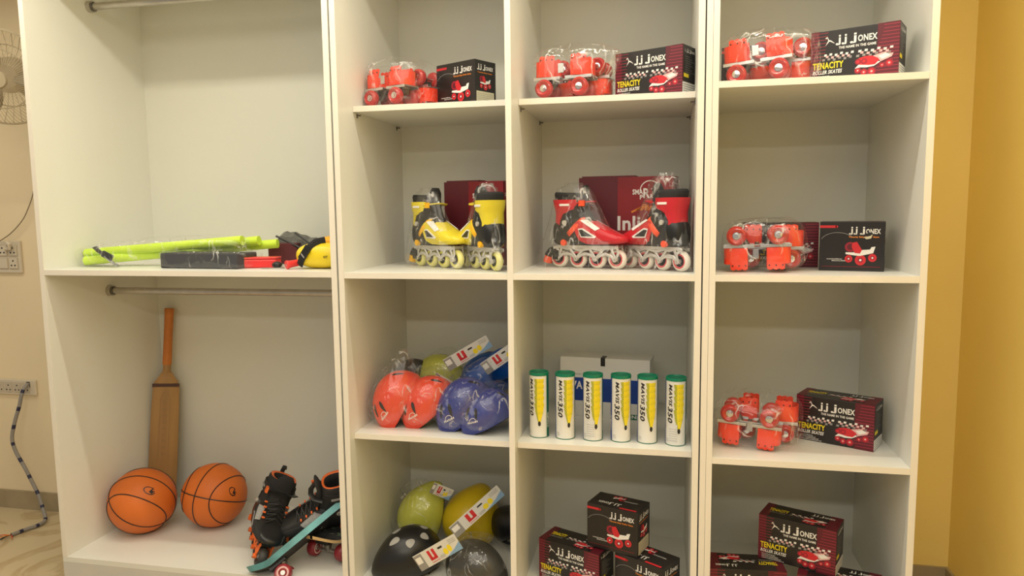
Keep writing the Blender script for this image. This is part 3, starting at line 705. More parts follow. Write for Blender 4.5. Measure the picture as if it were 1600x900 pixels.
OLDOR = mat('orange_trim_old', (0.85, 0.16, 0.03), 0.45); OLDW = mat('worn_black_urethane', (0.05, 0.045, 0.04), 0.6, var=.3, scale=30)
def M_wheels(heel, toe, z, s=1.0):
    h = V((*heel, z)); t = V((*toe, z)); return basis((h+t)/2, t-h, (0, 0, 1), s)
rs = make_inline(REDS, OREDT, CREAMW, RINGR, SILV); rs.matrix_world = M_wheels((-.281, .262), (-.088, .182), S2M)
rs['label'] = 'red and black inline skate at left of the pair, toe pointing right'; rs['group'] = 'red inline skates'
nb = dup(rs, M_wheels((.101, .100), (-.054, .236), S2M), 'red and black inline skate at right of the pair, heel towards the viewer')
ys = make_inline(YELS, YORG, PYW, RINGY, SILV); ys.matrix_world = M_wheels((-.770, .255), (-.612, .125), S2M)
ys.matrix_world = M_wheels((-.765, .290), (-.600, .165), S2M)
ys['label'] = 'left yellow and black inline skate, brake at its left end'; ys['group'] = 'yellow inline skates'
nb2 = dup(ys, M_wheels((-.452, .085), (-.590, .238), S2M), 'yellow and black inline skate at right of the pair, against the divider')
for k in (nb, nb2):          # only the left skate of a pair carries the heel brake
    for c in list(k.children):
        if c.name.startswith('brake_arm'):
            for g in list(c.children): bpy.data.objects.remove(g)
            bpy.data.objects.remove(c)
def cone_bag(base, h, rx, ry, deg, label, seed, lean=(0, 0)):
    off = V((seed*2.3, seed, seed*.7)); rings = []; nu = 64; nv = 34; c = V(base)
    for i in range(nv+1):
        t = i/nv; k = (1-.72*t**1.15) if t < .96 else .18
        r = []
        for j in range(nu):
            a = 2*math.pi*j/nu; p = V((math.cos(a)*rx*k, math.sin(a)*ry*(k*.9+.1), t*h)); q = V((math.cos(a)*3.5, math.sin(a)*3.5, t*1.6)) + off
            d = V((math.cos(a), math.sin(a), 0)); kk = (0.5-abs(noise.noise(q)))*1.2+(.5-abs(noise.noise(V((q.x*3, q.y*3, q.z)))))*.7-.4
            p += d*.010*kk*min(1, t*6+.15); p += V((lean[0]*t, lean[1]*t, .004*noise.noise(q*2) if t > .9 else 0))
            p = Matrix.Rotation(R(deg), 3, 'Z') @ p; p.z = max(p.z, .0012); r.append(p)
        rings.append(r)
    o = MB().loft(rings, FILM2).build('plastic_bag', smooth=True, sharp=0); o.location = c
    return tag(o, label, 'plastic bag', 'clear plastic bags')
cone_bag((-.205, .222, S2M), .268, .165, .062, -22, 'clear bag pulled over the left red inline skate', 1, (-.03, 0))
cone_bag((.022, .165, S2M), .290, .135, .062, 140, 'clear bag pulled over the right red inline skate', 2, (-.04, 0))
cone_bag((-.700, .225, S2M), .262, .150, .060, -38, 'clear bag pulled over the left yellow inline skate', 3, (-.03, 0))
cone_bag((-.515, .158, S2M), .270, .140, .060, 132, 'clear bag pulled over the right yellow inline skate', 4, (-.035, 0))
# old pair in the wardrobe
osk = make_inline(BLACKM, OLDOR, OLDW, OLDW, OLDOR, liner=BLACKM, accent=PGREY, old=True)
osk.matrix_world = basis((-1.352, .128, FL+.012), (.16, -.23, -.00), (.42, .18, .9), 1.08) @ Matrix.Diagonal((1, 1.25, 1, 1))
osk['label'] = 'worn black and orange laced inline skate on its wheels, leaning right, nearest the basketballs'; osk['group'] = 'worn black inline skates'
dup(osk, basis((-1.135, .225, FL+.035), (-.75, -.40, -.10), (.22, -.25, .9), 1.08) @ Matrix.Diagonal((1, 1.2, 1, 1)), 'worn black inline skate with grey lining, behind the teal board')

# ------------------------------------------------------------------ teal board and wooden skateboard
TEAL = mat('teal_deck', (0.12, 0.34, 0.36), 0.45, var=0.5, scale=9); WOOD = mat('maple_ply', (0.62, 0.42, 0.2), 0.5, var=.15, scale=30, stretch=(1, 1, 8))
WINE = mat('wine_wheel', (0.30, 0.03, 0.04), 0.3, var=.4, scale=60)
def board(M, L, Wd, deckm, top, edge, label, name, wheelm, slot=False, nose=.5, th=.011):
    root = thing(name, label, 'skateboard', M); nx = 40
    def hw(t): return Wd/2*min(1, (max(0, 1-abs(t)**(4 if nose == .5 else 3)))**nose+.0)
    rows = []
    for i in range(nx+1):
        t = -1+2*i/nx; t *= .999; x = t*L/2; lift = .035*max(0, (abs(t)-.68)/.32)**1.5; h = hw(t)
        rows.append((x, h, lift))
    mb = MB()
    for (x0, h0, l0), (x1, h1, l1) in zip(rows, rows[1:]):
        mb.add([(x0,-h0,l0+th),(x1,-h1,l1+th),(x1,h1,l1+th),(x0,h0,l0+th)], [(0,1,2,3)], top)
        mb.add([(x0,-h0,l0),(x1,-h1,l1),(x1,h1,l1),(x0,h0,l0)], [(3,2,1,0)], deckm)
        for s in (-1, 1): mb.add([(x0,s*h0,l0),(x1,s*h1,l1),(x1,s*h1,l1+th),(x0,s*h0,l0+th)], [(0,1,2,3)], edge)
    mb.build('deck', root, smooth=True, sharp=40)
    for s in (-1, 1):
        x = s*L*.31
        t = MB().box((x-.03, -.026, -.010), (x+.03, .026, 0), BLACK).cyl((x, -Wd*.42, -.045), (x, Wd*.42, -.045), .005, STEEL, 10).tube([(x-s*.015, 0, -.008), (x, 0, -.03), (x, 0, -.045)], [.016, .013, .011], DKMET, 10)
        tr = t.build('truck', root)
        for q in (-1, 1):
            Mw = Matrix.Translation((x, q*Wd*.36, -.045)) @ Matrix.Rotation(R(90), 4, 'X')
            MB().lathe([(.008, .010), (.014, .014), (.024, .015), (.0285, .009), (.0285, -.009), (.024, -.015), (.014, -.014), (.008, -.010), (.0001, -.010)], wheelm, Mw, 26).lathe([(.014, .0142), (.017, .0155), (.020, .0145)], PPINK, Mw, 26).lathe([(.014, -.0142), (.017, -.0155), (.020, -.0145)], PPINK, Mw, 26).cyl((x, q*Wd*.36-.012, -.045), (x, q*Wd*.36+.012, -.045), .008, SILV, 10).build('wheel', tr, smooth=True)
    return root
b1 = board(basis((-1.122, .112, .072), (.23, .20, .185), (-.80, .12, .62), 1.0), .44, .115, CHAR, TEAL, TEAL, 'teal plastic skateboard leaning on its edge in front of the worn skates', 'teal_skateboard', WINE, th=.022)
MB().box((.06, -.025, .0222), (.15, .025, .0232), BLACK).build('grip_patch', b1)
b2_ = board(basis((-1.056, .27, .058), (-.20, -1, -.05), (-.05, -.16, 1), 1.0), .42, .16, WOOD, mat('dark_graphic', (0.05, 0.05, 0.05), .35, var=.6, scale=25), WOOD, 'wooden skateboard with dark patterned top, half hidden at the wardrobe side panel', 'wooden_skateboard', mat('red_wheel_dark', (.25, .02, .03), .4), nose=.5)
mb = MB(); a = Art(); rnd = random.Random(4)
for i in range(16):
    u = rnd.uniform(.05, .17); v = rnd.uniform(-.05, .06); s_ = rnd.uniform(.006, .014); ang = rnd.uniform(0, 6)
    a.poly([(u+s_*math.cos(ang), v+s_*math.sin(ang)), (u+s_*.3*math.cos(ang+2), v+s_*.3*math.sin(ang+2)), (u-s_*math.cos(ang), v-s_*math.sin(ang)), (u+s_*.35*math.cos(ang-1.6), v+s_*.35*math.sin(ang-1.6))], mat('sage_print', (.25, .38, .22), .5) if i % 3 else PGREY, 1+i % 3)
a.put(mb, lambda u, v, o: V((u*.75, v, .0113+o))); mb.build('deck_graphic', b2_)

# ------------------------------------------------------------------ basketballs and bat
BALLM = mat('orange_rubber', (0.66, 0.155, 0.02), 0.55, var=.08, scale=6, bump=.9, bscale=260)
def basketball(c, r, rot, label, ld):
    rot = rot.to_3x3().to_4x4(); ld = (rot.to_3x3().inverted() @ V(ld)).normalized(); logo = True; e1 = (rot.to_3x3().inverted() @ V((.98, .2, 0))); e2 = (rot.to_3x3().inverted() @ V((0, .2, 1)))
    root = thing('basketball', label, 'basketball', Matrix.Translation(c) @ rot, 'basketballs')
    MB().ball((0, 0, 0), r, r, r, BALLM, 48, 32).build('ball_skin', root, smooth=True, sharp=0)
    mb = MB(); n = 72
    def ring(fn):
        mb.tube([fn(2*math.pi*i/n)*(r+.0003) for i in range(n+1)], .0021, PBLACK, 6)
    ring(lambda a: V((math.cos(a), math.sin(a), 0))); ring(lambda a: V((math.cos(a), 0, math.sin(a))))
    def curve(a, q): return V((.85*math.cos(a), q*(.66-.21*math.cos(a)**2), .75*math.sin(a))).normalized()
    ring(lambda a: curve(a, 1)); ring(lambda a: curve(a, -1)); mb.build('seams', root, smooth=True)
    if logo:
        mb = MB(); a = Art(); a.line([(.024*math.cos(R(t)), .015*math.sin(R(t))) for t in range(30, 345, 12)], .0035, PBLACK); a.poly([(-.006,-.006),(.020,.020),(.010,.0),(.024,.002),(.006,-.013)], PBLACK)
        def fn(u, v, o):
            return (ld + e1*u/r + e2*v/r).normalized()*(r+.0008)
        a.put(mb, fn); mb.build('logo', root)
    return root
basketball(V((-1.884, .235, FL+.1202)), .120, basis((0,0,0), (-.75,-.45,.55), (.35,-.25,.9)), 'orange basketball on the wardrobe floor touching the left side panel', (.88,-.60,.72))
basketball(V((-1.645, .335, FL+.1202)), .120, basis((0,0,0), (-.03,-.85,.30), (.14,.1,1)), 'orange basketball to the right of the cricket bat', (1.25,-.45,.42))
BW = mat('willow', (0.36, 0.20, 0.07), 0.5, var=.25, scale=14, stretch=(1, 1, .12)); GRIP = mat('orange_grip', (0.52, 0.17, 0.03), 0.6, var=.1, scale=30, bump=.5, bscale=200)
bt = thing('cricket_bat', 'brown wooden cricket bat with orange grip leaning in the wardrobe corner', 'cricket bat', basis((-1.962, .430, FL+.004), (.83, .52, -.085), (.022, .105, 1)))
mb = MB(); rings = []
for z, hw_, fr_, bk in ((0, .040, .004, .004), (.012, .051, .010, .014), (.15, .054, .012, .026), (.40, .052, .012, .022), (.50, .049, .011, .014), (.522, .043, .011, .012), (.54, .030, .012, .013), (.56, .018, .013, .014)):
    rings.append([V(p) for p in ((-hw_, -fr_*.4, z), (-hw_*.5, -fr_, z), (hw_*.5, -fr_, z), (hw_, -fr_*.4, z), (hw_, bk*.3, z), (hw_*.15, bk, z), (-hw_*.15, bk, z), (-hw_, bk*.3, z))])
mb.loft(rings, BW).build('blade', bt, smooth=True, sharp=30)
MB().cyl((0, 0, .555), (0, 0, .60), .0155, BW, 20).build('splice', bt, smooth=True)
MB().lathe([(.0155, .0), (.0170, .0), (.0175, .01), (.0165, .12), (.0175, .215), (.019, .228), (.016, .232), (.001, .232)], GRIP, Matrix.Translation((0, 0, .59)), 20).build('grip', bt, smooth=True)
MB().box((-.0505, -.0125, .500), (.0505, -.0095, .513), mat('dark_band', (.06, .02, .015), .5)).build('band', bt)
mb = MB(); a = Art()
a.line([(-.018, .20), (-.018, .45), (-.010, .475), (0, .482), (.010, .475), (.018, .45), (.018, .20)], .0016, mat('faded_ink', (.30, .17, .07), .6))
for i in range(9): scribble(a, -.008, .22+i*.026, .016, .014, mat('faded_ink', (.3, .17, .07), .6), 2, i)
a.put(mb, lambda u, v, o: V((u, -.0125-o, v))); mb.build('worn_lettering', bt)

# ------------------------------------------------------------------ wardrobe shelf items
LIME = mat('lime_foam', (0.62, 0.86, 0.06), 0.6, var=.05, scale=20)
def pole(p, q, r, label, droop=0):
    pts = [V(p).lerp(V(q), i/16) + V((0, 0, -droop*math.sin(math.pi*i/16))) for i in range(17)]; n = 20; rings = []; c = pts[0].copy(); pts = [x-c for x in pts]
    mb = MB().tube(pts, r, LIME, 18); o = mb.build('foam_tube', smooth=True); o.location = c; tag(o, label, 'foam tube', 'lime foam tubes'); return o
pole((-2.00, .18, SW+.046), (-1.365, .17, SW+.091), .0165, 'lime green foam tube lying uppermost in the bundle, ending nearest the viewer')
pole((-1.99, .21, SW+.032), (-1.335, .225, SW+.088), .0165, 'lime green foam tube at the back of the bundle in the bag')
pole((-1.98, .150, SW+.021), (-1.290, .270, SW+.076), .0160, 'lime green foam tube lowest in the bundle, its right end sticking out furthest')
bag(basis((-1.69, .19, SW+.052), (1, .02, .055), (-.055, 0, 1)), .345, .085, .050, 'clear bag wrapped around the lime foam tubes', 21, m=FILM, floor=SW, n=3.0, amp=.006)
def obj1(mb, name, M, label, cat, group=None, **k):
    o = mb.build(name, **k); o.matrix_world = M; return tag(o, label, cat, group)
st_ = thing('webbing_strap', 'short black and grey strap hanging off the left end of the foam tubes', 'strap', Matrix.Translation((-1.87, .132, SW)))
MB().tube([(-.06, .02, .070), (-.05, .0, .069), (-.03, -.006, .056), (.0, -.01, .040)], .009, BLACKM, 8, flat=.3).build('webbing', st_, smooth=True)
MB().box((-.03, -.018, .030), (.012, -.008, .052), BLACK, Matrix.Rotation(R(25), 4, 'Y')).build('buckle', st_, bevel=.002)
MB().tube([(.0, -.012, .040), (.02, -.014, .024), (.045, -.016, .010), (.052, -.016, .005)], .008, GREY, 8, flat=.3).build('webbing_tail', st_, smooth=True)
fb = thing('foam_block', 'charcoal foam block in thin film lying in front of the lime tubes', 'foam block', rz((-1.462, .135, SW), -4))
MB().box((-.165, -.055, .001), (.14, .055, .052), CHAR).build('foam', fb, bevel=.004)
bag(Matrix.Translation((-1.466, .135, SW+.031)) @ Matrix.Rotation(R(-4), 4, 'Z'), .178, .064, .0315, 'clear film bag around the charcoal foam block', 23, floor=SW, n=6, amp=.003)
obj1(MB().box((-.055, -.05, .001), (.055, .05, .075), mat('dark_maroon_card', (.10, .015, .02), .6)), 'maroon_carton', rz((-1.30, .36, SW), 6), 'dark maroon carton seen through film behind the red tin', 'box', bevel=.002)
rt = thing('red_tin', 'small flat red box with rounded corners at the shelf front', 'box', rz((-1.288, .150, SW), 14))
MB().box((-.062, -.032, .0005), (.062, .032, .030), BRED).build('tin_body', rt, bevel=.006); MB().box((-.0625, -.0325, .030), (.0625, .0325, .036), BRED).build('tin_lid', rt, bevel=.003)
tp_ = thing('wrapped_tarp', 'dark grey folded sheet wrapped in plastic at the back of the shelf', 'folded sheet', rz((-1.20, .40, SW), -8))
mb = MB(); rings = []
for i in range(22):
    x = -.15+.30*i/21; h = .102+.012*math.sin(i*.35+1)+.003*math.sin(i*2.1); rings.append([V((x, -.09+.01*math.sin(i), .002)), V((x+.02, -.08, h*.45)), V((x+.01, -.045, h*.85)), V((x, .0, h)), V((x, .06, h*.8)), V((x, .08, .002))])
mb.loft(rings, mat('dark_sheet', (.09, .09, .085), .3, var=.4, scale=20, stretch=(6, 1, 1))); mb.build('sheet', tp_, smooth=True, sharp=25)
mb = MB(); mb.tube([(-.12, -.085, .10), (-.03, -.092, .066), (.08, -.092, .012)], .004, BLACK, 6); mb.tube([(-.05, -.07, .112), (.05, -.09, .06), (.13, -.092, .02)], .003, BLACK, 6); mb.build('cord', tp_)
o = MB().ball((0, 0, 0), .030, .030, .030, mat('tennis_felt', (.62, .66, .06), .9, bump=.6, bscale=300), 28, 18).build('tennis_ball', smooth=True); o.location = (-1.140, .225, SW+.0305); tag(o, 'small yellow-green ball behind the yellow padded pouch', 'ball')
sr = thing('skipping_rope', 'skipping rope with red handle lying beside the yellow pouch', 'skipping rope', basis((-1.152, .075, SW+.0145), (.55, .68, .12)))
MB().lathe([(.001, 0), (.0135, 0), (.0145, .004), (.012, .012), (.0105, .055), (.011, .065)], BRED, Matrix.Rotation(R(90), 4, 'Y'), 20).build('handle', sr, smooth=True)
MB().lathe([(.011, .062), (.0125, .066), (.011, .088), (.001, .090)], BLACK, Matrix.Rotation(R(90), 4, 'Y'), 16).build('ferrule', sr, smooth=True)
MB().cyl((-.001, 0, 0), (.001, 0, 0), .004, CHROME, 10).build('end_screw', sr)
sr2 = thing('multi_tool', 'small dark metal clasp lying between red box and red handle', 'clasp', rz((-1.205, .105, SW), 12))
MB().ball((.0, .01, .012), .017, .014, .011, BLACK, 16, 10).build('knob', sr2, smooth=True)
MB().prism([(-.05, -.006), (-.02, -.011), (.02, -.008), (.028, 0), (.02, .006), (-.02, .004)], .0005, .004, STEEL, lambda u, v, t: V((u, v, t))).build('blade', sr2)
yp = thing('yellow_pouch', 'bright yellow padded pouch with black buckled strap against the wardrobe side panel', 'pouch', rz((-1.052, .130, SW), 0) @ Matrix.Diagonal((1, 1, 1.3, 1)))
mb = MB(); rings = []
for i in range(26):
    t = -1+2*i/25; k = math.sqrt(max(0, 1-abs(t)**2.6)); k = max(k, .02)
    rings.append([V((t*.088 , .050*k*math.copysign(abs(math.cos(a))**.8, math.cos(a)), .033+.0325*k*math.copysign(abs(math.sin(a))**.85, math.sin(a)))) for a in [2*math.pi*j/22 for j in range(22)]])
mb.loft(rings, YEL).build('padding', yp, smooth=True, sharp=0)
MB().ball((.02, .04, .066), .048, .03, .015, mat('amber_fabric', (.85, .42, .01), .5), 20, 12).build('flap', yp, smooth=True)
mb = MB(); mb.tube([(-.062, -.036, .010), (-.052, -.044, .022), (-.036, -.050, .038), (-.020, -.046, .054), (-.004, -.034, .066), (.018, -.01, .070)], .0105, BLACKM, 10, flat=.28, up=(0, 1, .2))
s_ = mb.build('strap', yp, smooth=True); Mb = basis((-.034, -.0535, .040), (.62, .05, .70), (0, -1, .2)); MB().box((-.022, -.011, -.003), (.020, .011, .003), BLACK, Mb).box((-.010, -.008, .003), (-.006, .008, .0042), PGREY, Mb).build('buckle', s_, bevel=.0012)
mb = MB(); a = Art(); a.text('KIT', 0, 0, .006, PBLACK, 2, w=.014); a.put(mb, lambda u, v, o: V((.030+u, -.0502-o+.0, .028+v))); mb.build('lettering', yp)

# ------------------------------------------------------------------ helmets
VENTS = {'slits': ((48, .55), (20, .50), (-48, .55), (-20, .50), (150, .5), (-150, .5)), 'one': ((65, .6), (130, .5)), 'back': ((150, .62), (-150, .62))}
GREYV = mat('vent_grey', (.36, .35, .33), .6)
def make_helmet(colm, label, M, vents='slits', L=.125, Wd=.100, Hh=.120, strap=True, ribs=0, group='helmets', logo=True):
    root = thing('helmet', label, 'helmet', M, group); nu, nv = 56, 22
    def surf(th, t, off=0):     # t 0 apex .. 1 rim
        ph = t*math.pi/2*1.10; c, s_ = math.cos(th), math.sin(th); rr = math.sin(min(ph, math.pi/2))*(1 if ph <= math.pi/2 else 1-.25*(ph-math.pi/2))
        rib = 0
        if ribs: rib = .0012*math.sin(ribs*th)*math.sin(ph)
        low = .010*math.cos(2*th)*(t**3)
        return V(((L+off+rib)*rr*c*(1+.05*c+.20*max(0, c)**8*t), (Wd+off+rib)*rr*s_, (Hh+off)*math.cos(ph)+low*-1))
    mb = MB(); mb.loft([[surf(2*math.pi*j/nu, max(.004, i/nv)) for j in range(nu)] for i in range(nv+1)], colm, cap=False)
    mb.loft([[surf(2*math.pi*j/nu, 1), ][0] for j in range(nu)] and [[surf(2*math.pi*j/nu, 1) for j in range(nu)], [surf(2*math.pi*j/nu, 1, -.008) for j in range(nu)]], colm, cap=False)
    mb.build('shell', root, smooth=True, sharp=50)
    mb = MB(); mb.loft([[surf(2*math.pi*j/nu, max(.004, i/nv), -.006 if i < nv else -.004)-V((0, 0, .004*(i/nv))) for j in range(nu)] for i in range(nv+1)], BLACKM, cap=False)
    mb.loft([[surf(2*math.pi*j/nu, 1, -.003)-V((0, 0, .006)) for j in range(nu)], [surf(2*math.pi*j/nu, 1, -.020)-V((0, 0, .004)) for j in range(nu)], [surf(2*math.pi*j/nu, .6, -.022) for j in range(nu)], [surf(2*math.pi*j/nu, .02, -.022) for j in range(nu)]], BLACKM, cap=False)
    mb.build('lining', root, smooth=True, sharp=0)
    mb = MB()
    def patch(th0, t0, dth, dt, m, off=.0012, rot=0, tear=True):
        pts = []
        for k in range(14):
            a = 2*math.pi*k/14; u = math.cos(a); v = math.sin(a)*(1-.55*u if tear else 1)
            uu = u*math.cos(rot)-v*math.sin(rot)*.6; vv = u*math.sin(rot)+v*math.cos(rot)*.6
            pts.append((th0+dth*vv/max(.35, math.sin(t0*1.6)), t0+dt*uu))
        c = surf(th0, t0, off); vs = [surf(a, b, off) for a, b in pts] + [c]; MB().add(vs, [(i, (i+1) % 14, 14) for i in range(14)], m).build('vent', root)
    if vents == 'drops':
        for a in range(0, 360, 60): patch(R(a+10), .30, .20, .085, GREYV, rot=0)
    else:
        for a, t in VENTS[vents]: patch(R(a), t, .10, .13, PBLACK)
    if logo:
        mb = MB(); a = Art(); a.line([(.010*math.cos(R(q)), .009*math.sin(R(q))+.002) for q in range(0, 200, 20)], .0015, PWHITE); scribble(a, -.015, -.004, .03, .007, PWHITE, 2, 3)
        a.put(mb, lambda u, v, o: surf(u/.07+R(38), .70-v/.14, .0012+o)); 
        mb.build('logo', root)
    if strap:
        mb = MB()
        for s in (-1, 1):
            mb.tube([(.03, s*Wd*.88, -.005), (.03, s*Wd*.82, -.035), (.0, s*Wd*.6, -.075), (-.01, 0, -.095)], .006, BLACKM, 8, flat=.3); mb.tube([(-.05, s*Wd*.85, -.005), (-.02, s*Wd*.75, -.045), (.0, s*Wd*.6, -.075)], .006, BLACKM, 8, flat=.3)
        sb = mb.build('chin_strap', root, smooth=True)
    return root
HOR = mat('orange_helmet', (0.78, 0.065, 0.03), 0.3); HBL = mat('navy_helmet', (0.03, 0.045, 0.26), 0.3); HRB = mat('royal_helmet', (0.0, 0.09, 0.45), 0.35)
HLI = mat('lime_helmet', (0.55, 0.58, 0.08), 0.35); HYE = mat('yellow_helmet', (0.62, 0.45, 0.01), 0.3, bump=.6, bscale=160); HBK = mat('black_helmet', (0.010, 0.010, 0.011), 0.33)
def helm(colm, label, c, fwd, up, sc_=1.0, bagl=None, seed=0, m=FILM2, knot=None, **k):
    M = basis(c, fwd, up, sc_); h = make_helmet(colm, label, M, strap=bagl is None, **k)
    if bagl: bag(basis(V(c)+V(up).normalized()*.045*sc_, fwd, up), .143*sc_, .115*sc_, .092*sc_, bagl, seed, m=m, n=2.3, knot=knot, amp=.005)
    return h
# third shelf
helm(HOR, 'orange bagged helmet leaning against the left panel of the third shelf', (-.800, .165, S3M+.086), (-.41, -.36, -.80), (-.73, -.39, .58), .78, 'clear bag around the leftmost orange helmet', 31, knot=(-.045, .01, .015))
helm(HOR, 'orange bagged helmet beside the blue helmets, front tip on the shelf', (-.700, .170, S3M+.073), (-.645, -.40, -.63), (-.45, -.41, .80), .76, 'clear bag around the orange helmet next to the blue ones', 32)
helm(HBL, 'dark blue bagged helmet in front, nearer the orange ones', (-.574, .160, S3M+.072), (-.645, -.42, -.60), (-.43, -.41, .80), .78, 'clear bag around the dark blue helmet on the left', 33, knot=(-.05, 0, .015))
helm(HBL, 'dark blue bagged helmet in front, touching the divider', (-.490, .135, S3M+.055), (-.78, -.45, -.42), (-.28, -.33, .93), .70, 'clear bag around the dark blue helmet by the divider', 34)
helm(HRB, 'royal blue helmet with a card header at the back, left of the two', (-.560, .40, S3M+.105), (.75, .10, .50), (-.15, -.70, .66), .86)
helm(HRB, 'royal blue helmet with a card header at the back, half hidden by the divider', (-.485, .33, S3M+.172), (.75, .20, .5), (-.1, -.65, .70), .55)
helm(HLI, 'lime helmet in film at the back of the third shelf', (-.745, .42, S3M+.095), (.5, -.4, .3), (.15, -.6, .7), .80, 'clear film over the lime helmet at the back', 36, vents='one')
helm(HBK, 'black helmet at the back of the third shelf above the orange one', (-.845, .40, S3M+.105), (.8, -.2, .55), (-.35, -.4, .8), .55, 'clear bag around the small black helmet', 37)
def header_card(M, w_, h_, label, flip=False):
    root = thing('header_card', label, 'packaging card', M, 'helmet header cards'); a = Art(); mb = MB(); n = 8
    mb.box((0, -.0004, 0), (w_, .0004, h_), CARDW); mb.build('card', root)
    a.rect(0, 0, w_*.18, h_*.95, PGREY, 1); a.rect(w_*.02, h_*.4, w_*.14, h_*.8, PWHITE, 2)
    a.rect(w_*.30, h_*.35, w_*.36, h_*.88, PRED, 2); a.rect(w_*.40, h_*.35, w_*.46, h_*.88, PRED, 2); a.rect(w_*.30, h_*.25, w_*.46, h_*.40, PRED, 2); scribble(a, w_*.3, h_*.1, w_*.18, h_*.08, PRED, 2, 1)
    a.rect(w_*.54, h_*.66, w_*.64, h_*.78, PBLACK, 2); a.circ(w_*.66, h_*.35, w_*.05, PYEL, 2, ry=h_*.2); a.circ(w_*.76, h_*.42, w_*.045, PYEL, 2, ry=h_*.22); a.poly([(w_*.62, 0), (w_, 0), (w_, h_*.5), (w_*.85, h_*.25)], PLBLUE, 1)
    for i in range(4): scribble(a, w_*.5, h_*(.1+.05*i), w_*.12, h_*.03, PGREY, 2, i)
    for i in range(3): scribble(a, w_*.80, h_*(.62+.1*i), w_*.16, h_*.05, PGREY, 2, i)
    mb = MB(); a.put(mb, lambda u, v, o: V((u, -.0005-o, v))); mb.build('card_print', root); return root
header_card(basis((-.665, .270, S3M+.158), (.15, .01, .088), (-.05, -.1, 1)), .175, .046, 'printed card header with red U on the left royal blue helmet')
header_card(basis((-.520, .228, S3M+.160), (.15, .01, .105), (-.05, -.1, 1)), .15, .046, 'printed card header with red U on the royal blue helmet by the divider')
header_card(basis((-.715, .245, S3M+.122), (.12, -.02, -.055), (.05, -.3, 1)), .09, .045, 'small printed card over the orange helmet in the middle')
# bottom compartment
helm(HLI, 'lime green bagged helmet at the back left of the bottom compartment', (-.795, .35, FL+.100), (.30, -.05, .86), (-.45, -.75, .30), .88, 'clear bag around the lime helmet at the bottom', 41, vents='one')
helm(HYE, 'large yellow helmet in the bottom compartment', (-.620, .36, FL+.088), (.25, .25, .85), (-.05, -.80, .60), .98, L=.112, Wd=.106, vents='back', logo=False)
helm(HBK, 'black helmet with leaf-shaped vents at the bottom left front', (-.775, .145, FL+.040), (-.70, -.62, -.10), (.10, -.22, .95), .92, vents='drops', logo=False)
helm(HBK, 'black helmet at the back right, beside the yellow one', (-.468, .33, FL+.09), (.3, -.5, .3), (-.2, -.55, .8), .66, logo=False)
helm(mat('grey_bagged_helmet', (.03, .027, .020), .4), 'dark grey bagged helmet at the bottom right front', (-.555, .14, FL+.020), (.85, -.35, .1), (-.05, -.25, .95), .84, 'clear bag around the dark grey helmet', 45, vents='back', logo=False)
header_card(basis((-.615, .150, FL+.118), (.175, .10, .150), (-.65, -.15, .8)), .21, .045, 'long printed card strip with red U across the yellow helmet')
header_card(basis((-.690, .005, FL+.068), (.15, .04, .085), (-.35, -.2, .9)), .15, .060, 'printed card strip with red U over the black vented helmet')

header_card(basis((-.745, .255, FL+.225), (.1, .03, -.05), (.25, -.3, 1)), .075, .05, 'small printed card on top of the bagged lime helmet')
# ------------------------------------------------------------------ left wall fittings
WP = mat('switch_plastic', (0.66, 0.58, 0.45), 0.35); WP2 = mat('switch_inset', (0.55, 0.47, 0.36), 0.4)
sp = thing('switch_plate', 'cream modular switch plate on the wall left of the wardrobe', 'switch', Matrix.Translation((-2.70, WY, .925)))
MB().box((-.17, -.012, 0), (.008, 0, .142), WP).build('plate', sp, bevel=.004)
for i in range(3):
    for j in range(2):
        x = -.155+i*.052; z = .018+j*.056
        o = MB().box((x, -.015, z), (x+.046, -.011, z+.050), WP2).box((x+.003, -.017, z+.003), (x+.043, -.014, z+.047), WP).build('switch_module', sp, bevel=.001)
        if (i+j) % 2 == 0 or i == 2:
            h = MB()
            for (dx, dz) in ((.023, .036), (.014, .016), (.032, .016)): h.cyl((x+dx, -.0175, z+dz), (x+dx, -.0165, z+dz), .004, PBLACK, 10)
            h.build('socket_hole', o)
obj1(MB().tube([(0, 0, 0), (.03, -.01, .004), (.035, -.012, .02), (.018, -.008, .03)], .008, WP, 10), 'plug', Matrix.Translation((-2.755, WY-.022, 1.030)), 'cream plug pushed into the switch plate', 'plug', smooth=True)
pts = [(-2.80, .552, 1.055), (-2.73, .56, 1.095), (-2.664, .56, 1.149), (-2.628, .56, 1.198), (-2.59, .56, 1.276), (-2.565, .56, 1.39), (-2.50, .565, 1.50), (-2.43, .565, 1.56)]
def smooth_pts(p, n=6):
    p = [V(x) for x in p]; out = []
    for i in range(len(p)-1):
        a, b, c, d = p[max(i-1, 0)], p[i], p[i+1], p[min(i+2, len(p)-1)]
        for k in range(n):
            t = k/n; out.append(.5*((2*b)+(c-a)*t+(2*a-5*b+4*c-d)*t*t+(3*b-a-3*c+d)*t**3))
    return out+[p[-1]]
o = MB().tube([q-V(pts[0]) for q in smooth_pts(pts)], .0022, mat('brown_wire', (.25, .19, .12), .5), 6).build('fan_wire', smooth=True); o.location = pts[0]; tag(o, 'thin brown wire rising from the switch plate towards the fan', 'wire')
sk = thing('socket_strip', 'long cream four-socket strip low on the wall left of the wardrobe', 'socket strip', Matrix.Translation((-2.675, WY, .378)))
MB().box((-.26, -.012, 0), (.004, 0, .070), WP).build('plate', sk, bevel=.004)
for i in range(5):
    x = -.25+i*.046; o = MB().box((x, -.0145, .012), (x+.040, -.011, .058), WP2).build('socket', sk, bevel=.001)
    h = MB()
    if i == 4: pass
    for (dx, dz) in ((.020, .034), (.011, .014), (.029, .014)): h.cyl((x+dx, -.0150, dz+.010), (x+dx, -.0142, dz+.010), .0035, PBLACK, 10)
    h.build('socket_hole', o)
